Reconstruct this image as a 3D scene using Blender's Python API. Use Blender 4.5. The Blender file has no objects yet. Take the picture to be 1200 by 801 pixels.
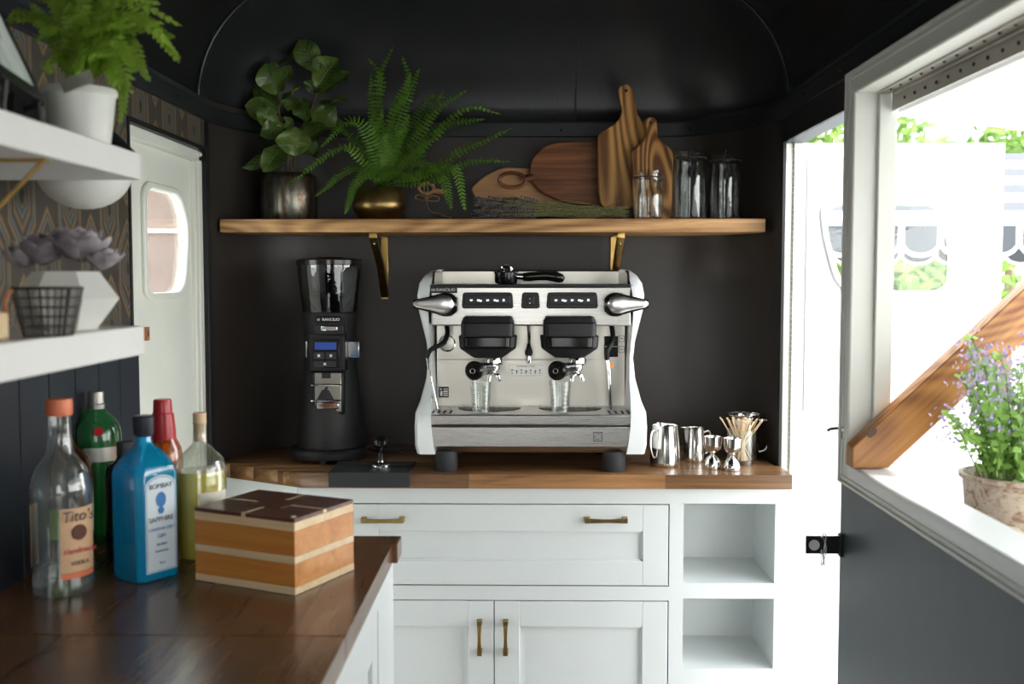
import bpy, bmesh, math, random
from mathutils import Vector, Matrix, noise
PI = math.pi
random.seed(7)
SC = bpy.context.scene
COL = SC.collection
# ------------------------------------------------------------------ camera
CAMZ = 1.42; F = 1240.0; YAW = 0.014488; PITCH = 0.060812
cd = bpy.data.cameras.new('camera'); cam = bpy.data.objects.new('camera', cd); COL.objects.link(cam)
cam.location = (0, 0, CAMZ); cam.rotation_euler = (PI/2 - PITCH, 0, YAW)
cd.sensor_width = 36; cd.lens = F*36/1200; cd.clip_start = 0.05; cd.clip_end = 200
cd.dof.use_dof = True; cd.dof.focus_distance = 2.85; cd.dof.aperture_fstop = 4.0
SC.camera = cam
# ------------------------------------------------------------------ sky, exposure
w = bpy.data.worlds.new('sky'); SC.world = w; w.use_nodes = True
nt = w.node_tree; bg = nt.nodes['Background']
tc = nt.nodes.new('ShaderNodeTexCoord'); sp = nt.nodes.new('ShaderNodeSeparateXYZ')
rp = nt.nodes.new('ShaderNodeValToRGB')
rp.color_ramp.elements[0].position = 0.0; rp.color_ramp.elements[0].color = (1.0, .99, .96, 1)
rp.color_ramp.elements[1].position = 1.0; rp.color_ramp.elements[1].color = (.80, .90, 1.0, 1)
nt.links.new(tc.outputs['Generated'], sp.inputs[0]); nt.links.new(sp.outputs['Z'], rp.inputs[0])
nt.links.new(rp.outputs[0], bg.inputs[0]); bg.inputs[1].default_value = 3.6
sl = bpy.data.lights.new('sun', 'SUN'); sun = bpy.data.objects.new('sun', sl); COL.objects.link(sun)
sl.energy = 3.0; sl.angle = math.radians(12); sl.color = (1, .95, .87)
sun.rotation_euler = (math.radians(34), 0, math.radians(150)); sun.location = (3, 3, 6)
SC.view_settings.view_transform = 'Standard'; SC.view_settings.look = 'None'
SC.view_settings.exposure = 0.95; SC.view_settings.gamma = 1

# ------------------------------------------------------------------ helpers
_R = Matrix.Rotation(YAW, 3, 'Z') @ Matrix.Rotation(PI/2 - PITCH, 3, 'X')
def at(px, py, Y):
    "world point on the plane y=Y that the photograph shows at (px, py)"
    d = _R @ Vector(((px-600)/F, -(py-400.5)/F, -1))
    return Vector((0, 0, CAMZ)) + d*(Y/d.y)
def on(px, py, z):
    d = _R @ Vector(((px-600)/F, -(py-400.5)/F, -1))
    return Vector((0, 0, CAMZ)) + d*((z-CAMZ)/d.z)
WM = {}
def thing(name, label, cat, loc=(0, 0, 0), rz=0, group=None):
    o = bpy.data.objects.new(name, None); COL.objects.link(o)
    o.location = loc; o.rotation_euler = (0, 0, rz); o.empty_display_size = .02
    o['label'] = label; o['category'] = cat
    if group: o['group'] = group
    WM[o.name] = Matrix.Translation(loc) @ Matrix.Rotation(rz, 4, 'Z')
    return o
def struct(o, label=None, cat=None):
    o['kind'] = 'structure'
    if label: o['label'] = label
    if cat: o['category'] = cat
    return o
def sroot(name, label, cat='wall', loc=(0, 0, 0)):
    return struct(thing(name, label, cat, loc))
class MB:
    def __init__(s): s.v = []; s.f = []
    def add(s, vs, fs):
        n = len(s.v); s.v += [Vector(p) for p in vs]; s.f += [tuple(i+n for i in f) for f in fs]; return s
    def box(s, x0, x1, y0, y1, z0, z1):
        return s.add([(x0,y0,z0),(x1,y0,z0),(x1,y1,z0),(x0,y1,z0),(x0,y0,z1),(x1,y0,z1),(x1,y1,z1),(x0,y1,z1)],
                     [(0,3,2,1),(4,5,6,7),(0,1,5,4),(1,2,6,5),(2,3,7,6),(3,0,4,7)])
    def loft(s, secs, cap=True, closed=True):
        n = len(secs[0]); vs = [p for q in secs for p in q]; fs = []
        for i in range(len(secs)-1):
            for j in range(n if closed else n-1):
                k = (j+1) % n
                fs.append((i*n+j, i*n+k, (i+1)*n+k, (i+1)*n+j))
        if cap: fs.append(tuple(range(n))[::-1]); fs.append(tuple((len(secs)-1)*n+j for j in range(n)))
        return s.add(vs, fs)
    def cyl(s, p0, p1, r0, r1=None, n=16, cap=True):
        r1 = r0 if r1 is None else r1
        return s.tube([p0, p1], [r0, r1], n, cap)
    def tube(s, pts, r, n=8, cap=True):
        pts = [Vector(p) for p in pts]
        rr = r if isinstance(r, (list, tuple)) else [r]*len(pts)
        secs = []; ref = None
        for i, p in enumerate(pts):
            d = (pts[min(i+1, len(pts)-1)] - pts[max(i-1, 0)]).normalized()
            if ref is None:
                ref = Vector((0, 0, 1)) if abs(d.z) < .9 else Vector((1, 0, 0))
            a = (ref - d*ref.dot(d)).normalized(); b = d.cross(a); ref = a
            secs.append([p + (a*math.cos(2*PI*k/n) + b*math.sin(2*PI*k/n))*rr[i] for k in range(n)])
        return s.loft(secs, cap)
    def lathe(s, prof, c=(0, 0, 0), n=32, cap=True, sx=1, sy=1):
        c = Vector(c)
        secs = [[c + Vector((r*math.cos(2*PI*k/n)*sx, r*math.sin(2*PI*k/n)*sy, z)) for k in range(n)] for r, z in prof]
        return s.loft(secs, cap)
    def sphere(s, c, r, n=20, m=12, sx=1, sy=1, sz=1):
        prof = [(max(1e-5, r*math.sin(PI*i/m)), -r*math.cos(PI*i/m)*sz) for i in range(m+1)]
        return s.lathe(prof, c, n, True, sx, sy)
    def poly(s, pts, vec):
        "closed outline pts extruded along vec"
        pts = [Vector(p) for p in pts]; vec = Vector(vec)
        return s.loft([pts, [p+vec for p in pts]])
    def xf(s, m): s.v = [m @ p for p in s.v]; return s
    def build(s, name, mat, parent=None, local=False, bevel=0, angle=35, seg=2, solid=0, sub=0):
        me = bpy.data.meshes.new(name)
        vs = s.v
        if parent is not None and not local:
            im = WM[parent.name].inverted(); vs = [im @ p for p in vs]
        me.from_pydata([tuple(p) for p in vs], [], s.f)
        bm = bmesh.new(); bm.from_mesh(me); bmesh.ops.recalc_face_normals(bm, faces=bm.faces); bm.to_mesh(me); bm.free()
        me.materials.append(mat)
        for p in me.polygons: p.use_smooth = True
        me.set_sharp_from_angle(angle=math.radians(angle))
        o = bpy.data.objects.new(name, me); COL.objects.link(o)
        if parent is not None:
            o.parent = parent; WM[o.name] = WM[parent.name]
        else: WM[o.name] = Matrix.Identity(4)
        if solid: m = o.modifiers.new('s', 'SOLIDIFY'); m.thickness = solid; m.offset = 0
        if bevel: m = o.modifiers.new('b', 'BEVEL'); m.width = bevel; m.segments = seg; m.limit_method = 'ANGLE'; m.angle_limit = math.radians(40)
        if sub: m = o.modifiers.new('u', 'SUBSURF'); m.levels = sub; m.render_levels = sub
        return o
def tag(o, label, cat, group=None, kind=None):
    o['label'] = label; o['category'] = cat
    if group: o['group'] = group
    if kind: o['kind'] = kind
    return o
def rrect(w, h, r, n=5, cx=0, cy=0):
    "rounded rectangle outline (2d)"
    out = []
    for sx, sy, a0 in ((1, 1, 0), (-1, 1, 90), (-1, -1, 180), (1, -1, 270)):
        for k in range(n+1):
            a = math.radians(a0 + 90*k/n)
            out.append((cx + sx*(w/2-r) + r*math.cos(a), cy + sy*(h/2-r) + r*math.sin(a)))
    return out
def spline(pts, n=8):
    pts = [Vector(p) for p in pts]; out = []
    P = [pts[0]*2-pts[1]] + pts + [pts[-1]*2-pts[-2]]
    for i in range(1, len(P)-2):
        for k in range(n):
            t = k/n; a, b, c, d = P[i-1], P[i], P[i+1], P[i+2]
            out.append(.5*((2*b)+(c-a)*t+(2*a-5*b+4*c-d)*t*t+(3*b-a-3*c+d)*t**3))
    out.append(pts[-1]); return out
def text(body, size, loc, mat, parent, rot=(PI/2, 0, 0), name='lettering', ext=.0003, align='CENTER', sx=1, shear=0):
    c = bpy.data.curves.new(name, 'FONT'); c.body = body; c.size = size; c.extrude = ext
    c.align_x = align; c.align_y = 'CENTER'; c.shear = shear
    t = bpy.data.objects.new(name, c); COL.objects.link(t)
    bpy.context.view_layer.update()
    me = bpy.data.meshes.new_from_object(t)
    bpy.data.objects.remove(t); bpy.data.curves.remove(c)
    m = Matrix.Translation(loc) @ (Matrix.Rotation(rot[2], 4, 'Z') @ Matrix.Rotation(rot[1], 4, 'Y') @ Matrix.Rotation(rot[0], 4, 'X')) @ Matrix.Diagonal((sx, 1, 1, 1))
    me.transform(WM[parent.name].inverted() @ m)
    me.materials.clear(); me.materials.append(mat)
    o = bpy.data.objects.new(name, me); COL.objects.link(o); o.parent = parent; WM[o.name] = WM[parent.name]
    return o
# ------------------------------------------------------------------ materials
class NT:
    def __init__(s, name):
        s.m = bpy.data.materials.new(name); s.m.use_nodes = True; s.t = s.m.node_tree
        s.p = s.t.nodes['Principled BSDF']; s.o = s.t.nodes['Material Output']
    def n(s, t, **k):
        a = s.t.nodes.new('ShaderNode'+t)
        for x, v in k.items(): setattr(a, x, v)
        return a
    def l(s, a, b): s.t.links.new(a, b)
    def math(s, op, a, b=None, c=None):
        m = s.n('Math', operation=op)
        for i, x in enumerate((a, b, c)):
            if x is None: continue
            if isinstance(x, (int, float)): m.inputs[i].default_value = x
            else: s.l(x, m.inputs[i])
        return m.outputs[0]
    def ramp(s, f, cols):
        r = s.n('ValToRGB'); e = r.color_ramp.elements
        while len(e) < len(cols): e.new(.5)
        for i, (p, c) in enumerate(cols): e[i].position = p; e[i].color = (*c, 1)
        s.l(f, r.inputs[0]); return r.outputs[0]
    def coords(s, scale=(1, 1, 1), rot=(0, 0, 0), kind='Object', rnd=False):
        c = s.n('TexCoord'); mp = s.n('Mapping'); mp.inputs['Scale'].default_value = scale; mp.inputs['Rotation'].default_value = rot
        s.l(c.outputs[kind], mp.inputs[0])
        if rnd:
            oi = s.n('ObjectInfo'); k = s.math('MULTIPLY', oi.outputs['Random'], 37.0)
            cb = s.n('CombineXYZ'); s.l(k, cb.inputs[0]); s.l(k, cb.inputs[1]); s.l(k, cb.inputs[2]); s.l(cb.outputs[0], mp.inputs['Location'])
        return mp.outputs[0]
    def noise(s, v, scale=5, det=3, rough=.5, dist=0):
        a = s.n('TexNoise'); a.inputs['Scale'].default_value = scale; a.inputs['Detail'].default_value = det
        a.inputs['Roughness'].default_value = rough; a.inputs['Distortion'].default_value = dist
        s.l(v, a.inputs['Vector']); return a.outputs['Fac']
    def bump(s, h, st=.2, d=.001):
        b = s.n('Bump'); b.inputs['Strength'].default_value = st; b.inputs['Distance'].default_value = d
        s.l(h, b.inputs['Height']); s.l(b.outputs[0], s.p.inputs['Normal'])
    def set(s, **k):
        for x, v in k.items():
            i = s.p.inputs[x.replace('_', ' ')]; i.default_value = (*v, 1) if isinstance(v, tuple) and len(v) == 3 else v
        return s
def plain(name, col, rough=.5, metal=0, var=.12, scale=6, bump=0, bscale=60, coat=0, spec=.5):
    t = NT(name); t.set(Roughness=rough, Metallic=metal)
    t.p.inputs['Specular IOR Level'].default_value = spec
    v = t.coords(rnd=True)
    f = t.noise(v, scale, 4, .6)
    c = t.ramp(f, [(.3, tuple(x*(1-var) for x in col)), (.7, tuple(min(1, x*(1+var)) for x in col))])
    t.l(c, t.p.inputs['Base Color'])
    if bump: t.bump(t.noise(v, bscale, 3), bump)
    if coat: t.set(Coat_Weight=coat, Coat_Roughness=.1)
    return t.m
def wood(name, dark, light, axis=0, rough=.4, scale=1, contrast=1, rnd=.25, ring=None, coat=0, bump=.15, rm=.28):
    t = NT(name); t.set(Roughness=rough)
    sc = [22*scale]*3; sc[axis] = 1.6*scale
    v = t.coords(tuple(sc), rnd=True)
    a = t.noise(v, 1.0, 5, .6, 1.2)
    sc2 = [130*scale]*3; sc2[axis] = 5*scale
    b = t.noise(t.coords(tuple(sc2), rnd=True), 1.0, 2, .5)
    f = t.math('ADD', t.math('MULTIPLY', a, .75), t.math('MULTIPLY', b, .25))
    if ring:
        vv = t.coords(tuple(1 if i != axis else .18 for i in range(3)), rnd=True)
        nn = t.noise(vv, ring, 2, .4, .3)
        s_ = t.math('SINE', t.math('MULTIPLY', nn, 210.0))
        f = t.math('ADD', t.math('MULTIPLY', f, 1-rm), t.math('MULTIPLY', t.math('ADD', t.math('MULTIPLY', s_, .5), .5), rm))
    k = .16/contrast
    c = t.ramp(f, [(.5-k, dark), (.5+k, light)])
    oi = t.n('ObjectInfo')
    h = t.n('HueSaturation'); t.l(c, h.inputs['Color'])
    t.l(t.math('ADD', t.math('MULTIPLY', oi.outputs['Random'], 2*rnd), 1-rnd), h.inputs['Value'])
    t.l(h.outputs[0], t.p.inputs['Base Color'])
    t.l(t.ramp(f, [(.3, (rough*1.25,)*3), (.7, (rough*.85,)*3)]), t.p.inputs['Roughness'])
    t.bump(b, bump)
    if coat: t.set(Coat_Weight=coat, Coat_Roughness=.15)
    return t.m
def steel(name, col=(.62, .61, .58), rough=.28, axis=0, aniso=True):
    t = NT(name); t.set(Metallic=1.0, Base_Color=col)
    sc = [900]*3; sc[axis] = 8
    f = t.noise(t.coords(tuple(sc)), 1, 2)
    t.l(t.math('ADD', t.math('MULTIPLY', f, .10), rough-.05), t.p.inputs['Roughness'])
    t.bump(f, .03, .0002); return t.m
def thin_glass(name, tint=(1, 1, 1), diff=0, dcol=None, rough=.02, base=.04, fac=.55):
    "glass wall: clear transmission tinted, fresnel mirror, optional diffuse body colour"
    t = NT(name); t.t.nodes.remove(t.p)
    tr = t.n('BsdfTransparent'); tr.inputs[0].default_value = (*tint, 1)
    gl = t.n('BsdfGlossy'); gl.inputs['Roughness'].default_value = rough
    v = t.coords(); b = t.n('Bump'); b.inputs['Strength'].default_value = .25; b.inputs['Distance'].default_value = .002
    t.l(t.noise(v, 45, 2), b.inputs['Height']); t.l(b.outputs[0], gl.inputs['Normal'])
    lw = t.n('LayerWeight'); lw.inputs['Blend'].default_value = .25
    f = t.math('ADD', t.math('MULTIPLY', lw.outputs['Facing'], fac), base)
    m = t.n('MixShader'); t.l(f, m.inputs[0])
    src = tr.outputs[0]
    if diff:
        d = t.n('BsdfPrincipled'); d.inputs['Base Color'].default_value = (*(dcol or tint), 1); d.inputs['Roughness'].default_value = .2
        m2 = t.n('MixShader'); m2.inputs[0].default_value = diff
        t.l(tr.outputs[0], m2.inputs[1]); t.l(d.outputs[0], m2.inputs[2]); src = m2.outputs[0]
    t.l(src, m.inputs[1]); t.l(gl.outputs[0], m.inputs[2]); t.l(m.outputs[0], t.o.inputs[0])
    return t.m
def leafmat(name, c1, c2, rough=.4, sub=0.0, scale=14):
    t = NT(name); t.set(Roughness=rough)
    v = t.coords(rnd=True)
    c = t.ramp(t.noise(v, scale, 3), [(.3, c1), (.7, c2)])
    oi = t.n('ObjectInfo'); h = t.n('HueSaturation'); t.l(c, h.inputs['Color'])
    t.l(t.math('ADD', t.math('MULTIPLY', oi.outputs['Random'], .5), .75), h.inputs['Value'])
    t.l(h.outputs[0], t.p.inputs['Base Color'])
    tr = t.n('BsdfTranslucent'); t.l(h.outputs[0], tr.inputs[0])
    m = t.n('MixShader'); m.inputs[0].default_value = sub
    t.l(t.p.outputs[0], m.inputs[1]); t.l(tr.outputs[0], m.inputs[2]); t.l(m.outputs[0], t.o.inputs[0])
    return t.m
def patina(name, cols, metal, rough, scale, axis=2):
    t = NT(name); t.set(Metallic=metal, Roughness=rough)
    sc = [scale]*3; sc[axis] = scale*.25
    f = t.noise(t.coords(tuple(sc)), 1, 5, .65, .8)
    t.l(t.ramp(f, cols), t.p.inputs['Base Color']); t.bump(f, .3, .002); return t.m
M = {}
M['cab'] = plain('painted_cabinet', (.70, .735, .73), .32, var=.02)
M['shelfwhite'] = plain('white_shelf_paint', (.82, .815, .785), .4, var=.02)
M['doorcream'] = plain('cream_door_paint', (.78, .80, .72), .38, var=.03, bump=.1)
M['doorwhite'] = plain('white_door_paint', (.74, .75, .75), .35, var=.02)
M['frame'] = plain('window_frame_paint', (.66, .67, .62), .4, var=.03)
M['black'] = plain('black_roof_paint', (.016, .017, .019), .36, var=.2, bump=.35, bscale=140)
M['band'] = plain('black_band', (.016, .018, .021), .35, var=.2)
M['backwall'] = plain('charcoal_wall', (.032, .0265, .023), .42, var=.15, scale=3, bump=.15, bscale=30)
M['navy'] = plain('navy_board', (.020, .025, .033), .42, var=.12)
M['slate'] = plain('slate_panel', (.030, .041, .053), .42, var=.22, scale=3, bump=.1, bscale=20)
M['brass'] = plain('brass', (.60, .40, .14), .32, metal=1, var=.2, scale=30)
M['brassold'] = plain('aged_brass', (.34, .235, .09), .34, metal=1, var=.4, scale=18)
M['steel'] = steel('brushed_steel', (.40, .395, .375))
M['steelv'] = steel('brushed_steel_warm', (.46, .445, .40), .3)
M['chrome'] = plain('chrome', (.80, .80, .80), .08, metal=1, var=.03)
M['lever'] = plain('satin_chrome', (.88, .88, .87), .3, metal=1, var=.03)
M['pitcher'] = plain('polished_steel', (.72, .70, .67), .13, metal=1, var=.05)
M['dull'] = plain('dull_metal', (.45, .43, .39), .4, metal=1, var=.15)
M['blackp'] = plain('black_plastic', (.012, .012, .013), .42, var=.1, spec=.35)
M['blackm'] = plain('black_matte', (.010, .010, .011), .5, var=.15, bump=.1, bscale=200)
M['rubber'] = plain('black_rubber', (.022, .023, .025), .65, var=.1)
M['gloss'] = plain('gloss_black', (.008, .008, .008), .16, var=.1, spec=.4)
M['white'] = plain('white_enamel', (.80, .83, .83), .25, var=.02, coat=.3)
M['ceramic'] = plain('white_ceramic', (.72, .72, .67), .4, var=.06)
M['print'] = plain('white_print', (.8, .8, .8), .5, var=.01)
M['ink'] = plain('dark_ink', (.02, .02, .025), .6, var=.01)
M['soil'] = plain('soil', (.03, .02, .012), .9, var=.4, scale=60, bump=.8)
M['gravel'] = plain('gravel', (.50, .49, .46), .9, var=.25, scale=30, bump=.5)
M['floor'] = wood('floor_boards', (.10, .07, .045), (.2, .15, .1), 1, .5)
M['counter'] = wood('walnut_stained_block', (.13, .056, .020), (.36, .185, .075), 0, .30, rnd=.30, coat=.12)
M['counterl'] = wood('walnut_stained_leaf', (.075, .034, .015), (.175, .083, .036), 1, .24, rnd=.22, coat=.15)
M['shelfwood'] = wood('oak_shelf', (.21, .092, .026), (.64, .37, .16), 0, .5, ring=3.0, contrast=1.0, rm=.15)
M['brace'] = wood('cedar_brace', (.20, .065, .013), (.50, .225, .055), 0, .4, ring=4.0, rnd=0, rm=.17, contrast=.9)
M['board_light'] = wood('beech_board', (.42, .20, .085), (.60, .33, .15), 0, .5, contrast=.7, rnd=0)
M['board_dark'] = wood('acacia_board', (.085, .027, .009), (.29, .11, .04), 0, .4, rnd=0, contrast=1.3)
M['board_olive'] = wood('olive_board', (.16, .06, .015), (.62, .33, .11), 2, .4, scale=.5, contrast=1.0, rnd=0, ring=2.6, rm=.30)
M['board_olive2'] = wood('olive_board_small', (.15, .055, .016), (.56, .28, .09), 2, .4, scale=.6, contrast=1.0, rnd=0, ring=4, rm=.40)
M['boxwood'] = wood('honey_wood', (.42, .15, .03), (.60, .26, .055), 0, .35, rnd=.05, scale=.8)
M['maple'] = wood('pale_maple', (.62, .44, .24), (.76, .60, .38), 0, .4, rnd=.05)
M['mahogany'] = wood('mahogany', (.075, .025, .015), (.13, .048, .028), 0, .3, rnd=.3)
M['cork'] = wood('cork', (.5, .33, .18), (.7, .52, .33), 2, .6)
M['stick'] = wood('birch_stick', (.62, .44, .25), (.82, .66, .44), 2, .6, rnd=.15)
M['glass'] = thin_glass('clear_glass', (.96, .975, .97), fac=.42)
M['pane'] = thin_glass('window_pane', (.96, .98, .97), base=.02, rough=.0)
M['smoke'] = thin_glass('smoked_hopper', (.30, .30, .31), base=.10)
M['gclear'] = thin_glass('bottle_clear', (.90, .93, .91), diff=.07, dcol=(.75, .8, .76), fac=.75, base=.07)  # pale diffuse share stands in for bright reflections on the glass
M['gblue'] = thin_glass('bottle_blue', (.05, .66, .95), diff=.42, dcol=(.004, .47, .78))  # diffuse blue stands in for window light passing through the glass
M['ggreen'] = thin_glass('bottle_green', (.16, .60, .25), diff=.4, dcol=(.05, .30, .10))
M['gamber'] = thin_glass('bottle_amber', (.35, .10, .02), diff=.3, dcol=(.10, .03, .008))
M['gdark'] = plain('bottle_dark', (.008, .007, .007), .12)
M['gyellow'] = thin_glass('lemon_liqueur', (.8, .66, .05), diff=.8, dcol=(.80, .64, .04))
M['whisky'] = thin_glass('whisky', (.8, .32, .04), diff=.4, dcol=(.50, .13, .012))
M['orange'] = plain('orange_cap', (.75, .20, .09), .4)
M['red'] = plain('red_wax', (.42, .012, .018), .3, var=.15)
M['paper'] = plain('kraft_label', (.66, .42, .24), .6, var=.06)
M['papercream'] = plain('cream_label', (.75, .72, .6), .6, var=.05)
M['silverlabel'] = plain('silver_label', (.55, .55, .50), .4, metal=.3)
M['paperwhite'] = plain('white_label', (.62, .70, .74), .5, var=.05)
M['refractgreen'] = plain('lime_refraction', (.22, .38, .02), .5)
M['bluep'] = plain('blue_print', (.03, .16, .42), .5)
M['twine'] = plain('jute_twine', (.30, .20, .11), .9, bump=.5)
M['figleaf'] = leafmat('fig_leaf', (.035, .085, .015), (.15, .23, .04), .3, .15, 20)
M['figvein'] = plain('fig_vein', (.16, .24, .06), .5)
M['fern'] = leafmat('fern_green', (.075, .19, .014), (.17, .34, .035), .5, .3)
M['fern2'] = leafmat('fern_lime', (.20, .36, .03), (.42, .60, .09), .5, .45)
M['knot'] = plain('dark_knot', (.07, .022, .008), .5)
M['stem'] = plain('brown_stem', (.12, .08, .03), .7)
M['greenstem'] = leafmat('green_stem', (.14, .28, .05), (.25, .42, .09), .6, .2)
M['herb'] = leafmat('herb_leaf', (.20, .38, .07), (.38, .58, .17), .6, .45)
M['lilac'] = leafmat('lilac_flower', (.36, .30, .55), (.58, .52, .74), .8, .3)
M['lav'] = plain('dried_lavender', (.10, .092, .11), .9, var=.6, scale=200)
M['lavstem'] = patina('dried_stalk', [(.3, (.07, .06, .03)), (.5, (.19, .19, .07)), (.62, (.33, .29, .14)), (.75, (.42, .35, .21))], 0, .8, 420, 0)
M['succ'] = leafmat('succulent_plum', (.10, .07, .10), (.46, .42, .43), .5, .1, 22)
M['tree'] = leafmat('tree_leaf', (.09, .2, .03), (.3, .46, .1), .7, .4, 3)
M['bark'] = plain('bark', (.14, .10, .07), .9, var=.3, bump=.8)
M['stripew'] = plain('canopy_white', (.85, .85, .83), .8, var=.02)
M['striped'] = plain('canopy_dark', (.055, .06, .07), .8, var=.1)
M['brick'] = plain('brick_wall', (.27, .20, .175), .9, var=.12, scale=4)
M['wirem'] = plain('dark_wire', (.05, .045, .04), .5, metal=.7)
M['leather'] = plain('tan_leather', (.36, .14, .05), .6)
def emis(name, col, st):
    t = NT(name); t.set(Base_Color=col, Roughness=.3, Emission_Color=col, Emission_Strength=st); return t.m
M['led'] = emis('lit_icon', (.9, .95, 1.0), .7)
M['lcd'] = emis('blue_display', (.02, .05, .22), .25)
M['ledo'] = emis('orange_lamp', (.9, .25, .03), .5)
# patinated pot, tin pot, print
M['potmetal'] = patina('patina_metal', [(.3, (.05, .04, .03)), (.48, (.20, .20, .16)), (.6, (.13, .08, .055)), (.75, (.30, .32, .28))], .9, .3, 24)
M['tin'] = patina('rusty_tin', [(.3, (.10, .045, .02)), (.42, (.33, .26, .19)), (.52, (.46, .40, .32)), (.62, (.20, .11, .055)), (.72, (.36, .36, .28))], .1, .6, 40, 0)
M['print_leaf'] = patina('botanical_print', [(.35, (.25, .32, .30)), (.5, (.62, .68, .64)), (.7, (.75, .78, .74))], 0, .4, 28)
# wallpaper: staggered nested stretched hexagons
def wallpaper():
    t = NT('hexagon_wallpaper'); t.set(Roughness=.5)
    c = t.n('TexCoord'); s = t.n('SeparateXYZ'); t.l(c.outputs['Object'], s.inputs[0])
    U, V = s.outputs['Y'], s.outputs['Z']; p, q = .19, .24
    def met(ou, ov):
        u = t.math('ABSOLUTE', t.math('SUBTRACT', t.math('WRAP', t.math('ADD', U, ou), p, 0.0), p/2))
        v = t.math('ABSOLUTE', t.math('SUBTRACT', t.math('WRAP', t.math('ADD', V, ov), q, 0.0), q/2))
        a = t.math('MULTIPLY', u, 1.0/(p*.265))
        b = t.math('ADD', t.math('MULTIPLY', u, .55/(p*.265)), t.math('MULTIPLY', v, 1.0/(q*.46)))
        return t.math('MAXIMUM', a, b)
    m = t.math('MINIMUM', met(0, 0), met(p/2, q/2))
    col = t.ramp(m, [(0, (.022, .024, .026)), (.16, (.022, .024, .026)), (.18, (.22, .13, .05)), (.24, (.05, .045, .04)), (.36, (.10, .125, .125)),
                     (.42, (.035, .032, .03)), (.55, (.20, .12, .05)), (.62, (.045, .04, .035)), (.72, (.045, .04, .035)), (.78, (.12, .15, .155)),
                     (.85, (.06, .048, .036)), (.93, (.24, .145, .055)), (1.0, (.05, .042, .036))])
    cr = [n for n in t.t.nodes if n.type == 'VALTORGB'][0].color_ramp; cr.interpolation = 'LINEAR'
    t.l(col, t.p.inputs['Base Color']); return t.m
M['wallpaper'] = wallpaper()

# ================================================================== SETTING
CX = -.0925; HW = .7725; Y0 = 2.84; YB = 3.20; XL = CX-HW; XR = CX+HW; YR = -.7
def plan(hw=HW, flat=.51, dep=YB-Y0, off=0.0, n=10, cx=CX):
    "plan of the rounded nose from left wall to right wall"
    pts = []
    a = hw - flat
    for k in range(n+1):
        th = PI - (PI/2)*k/n
        pts.append((cx - flat + (a+off)*math.cos(th), Y0 + (dep+off)*math.sin(th)))
    for k in range(n+1):
        th = PI/2 - (PI/2)*k/n
        pts.append((cx + flat + (a+off)*math.cos(th), Y0 + (dep+off)*math.sin(th)))
    return pts
rw_ = MB().box(XL-.04, XR+.05, YR-.04, YR, -.02, .95).box(XL-.04, -.45, YR-.04, YR, .95, 2.23).box(.30, XR+.05, YR-.04, YR, .95, 2.23).box(-.45, .30, YR-.04, YR, 1.75, 2.23)
struct(rw_.build('wall_rear_blocker', M['navy']))  # unseen wall added to cut the bright rear sky reflected in the steel
fl = struct(MB().box(XL-.05, XR+.06, YR, YB+.03, -.06, 0).build('floor', M['floor']))
# ground outside
struct(MB().box(-40, 40, -40, 40, -.45, -.40).build('ground', M['gravel']))
# back wall (curved sheet, shell thickness)
wb = MB(); a = plan(); b = plan(off=.02)
wb.loft([[(x, y, 0) for x, y in a] + [(x, y, 0) for x, y in b[::-1]], [(x, y, 1.90) for x, y in a] + [(x, y, 1.90) for x, y in b[::-1]]])
struct(wb.build('wall_back', M['backwall'], angle=40))
# nose dome above the band
RC = .335; ZS = 1.885
def ribw(z): return .455 + RC*math.sqrt(max(0, 1-((z-ZS)/RC)**2))
secs = []
for i in range(13):
    ph = PI/2*i/12; z = ZS + RC*math.sin(ph)
    secs.append([(x, y, z) for x, y in plan(ribw(z), .51-.10*math.sin(ph), .36*math.cos(ph), n=14)])
struct(MB().loft(secs, cap=False, closed=False).build('ceiling_nose', M['black'], solid=.006, angle=60))
# roof barrel
prof = []
for i in range(13):
    ph = PI/2*i/12; prof.append((CX-.455-RC*math.cos(ph), ZS+RC*math.sin(ph)))
prof += [(2*CX-x, z) for x, z in prof[::-1]]
struct(MB().loft([[(x, YR, z) for x, z in prof], [(x, Y0, z) for x, z in prof]], cap=False, closed=False).build('ceiling', M['black'], solid=.006, angle=60))
# rib arch between nose and roof
def strip(prof2, y0, y1, t):
    "band standing proud (towards the axis) of a cross-section profile"
    inn = []
    for x, z in prof2:
        d = Vector((CX-x, 1.9-z)); 
        d.normalize(); inn.append((x+d.x*t, z+d.y*t))
    return MB().loft([[(x, y0, z), (x, y1, z), (i, y1, j), (i, y0, j)] for (x, z), (i, j) in zip(prof2, inn)])
struct(strip(prof, Y0-.022, Y0+.008, .014).build('trim_1', M['band'], bevel=.003, angle=50))
struct(strip(prof, Y0+.016, Y0+.024, .008).build('trim_2', M['dull'] if False else M['band'], bevel=.002, angle=50))
# seam running up the nose panel
sm_ = [(CX+.235, Y0+.36*math.cos(PI/2*i/12)-.003, ZS+RC*math.sin(PI/2*i/12)) for i in range(12)]
struct(MB().tube(sm_, .0022, 5).build('trim_3', M['band']))
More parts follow.
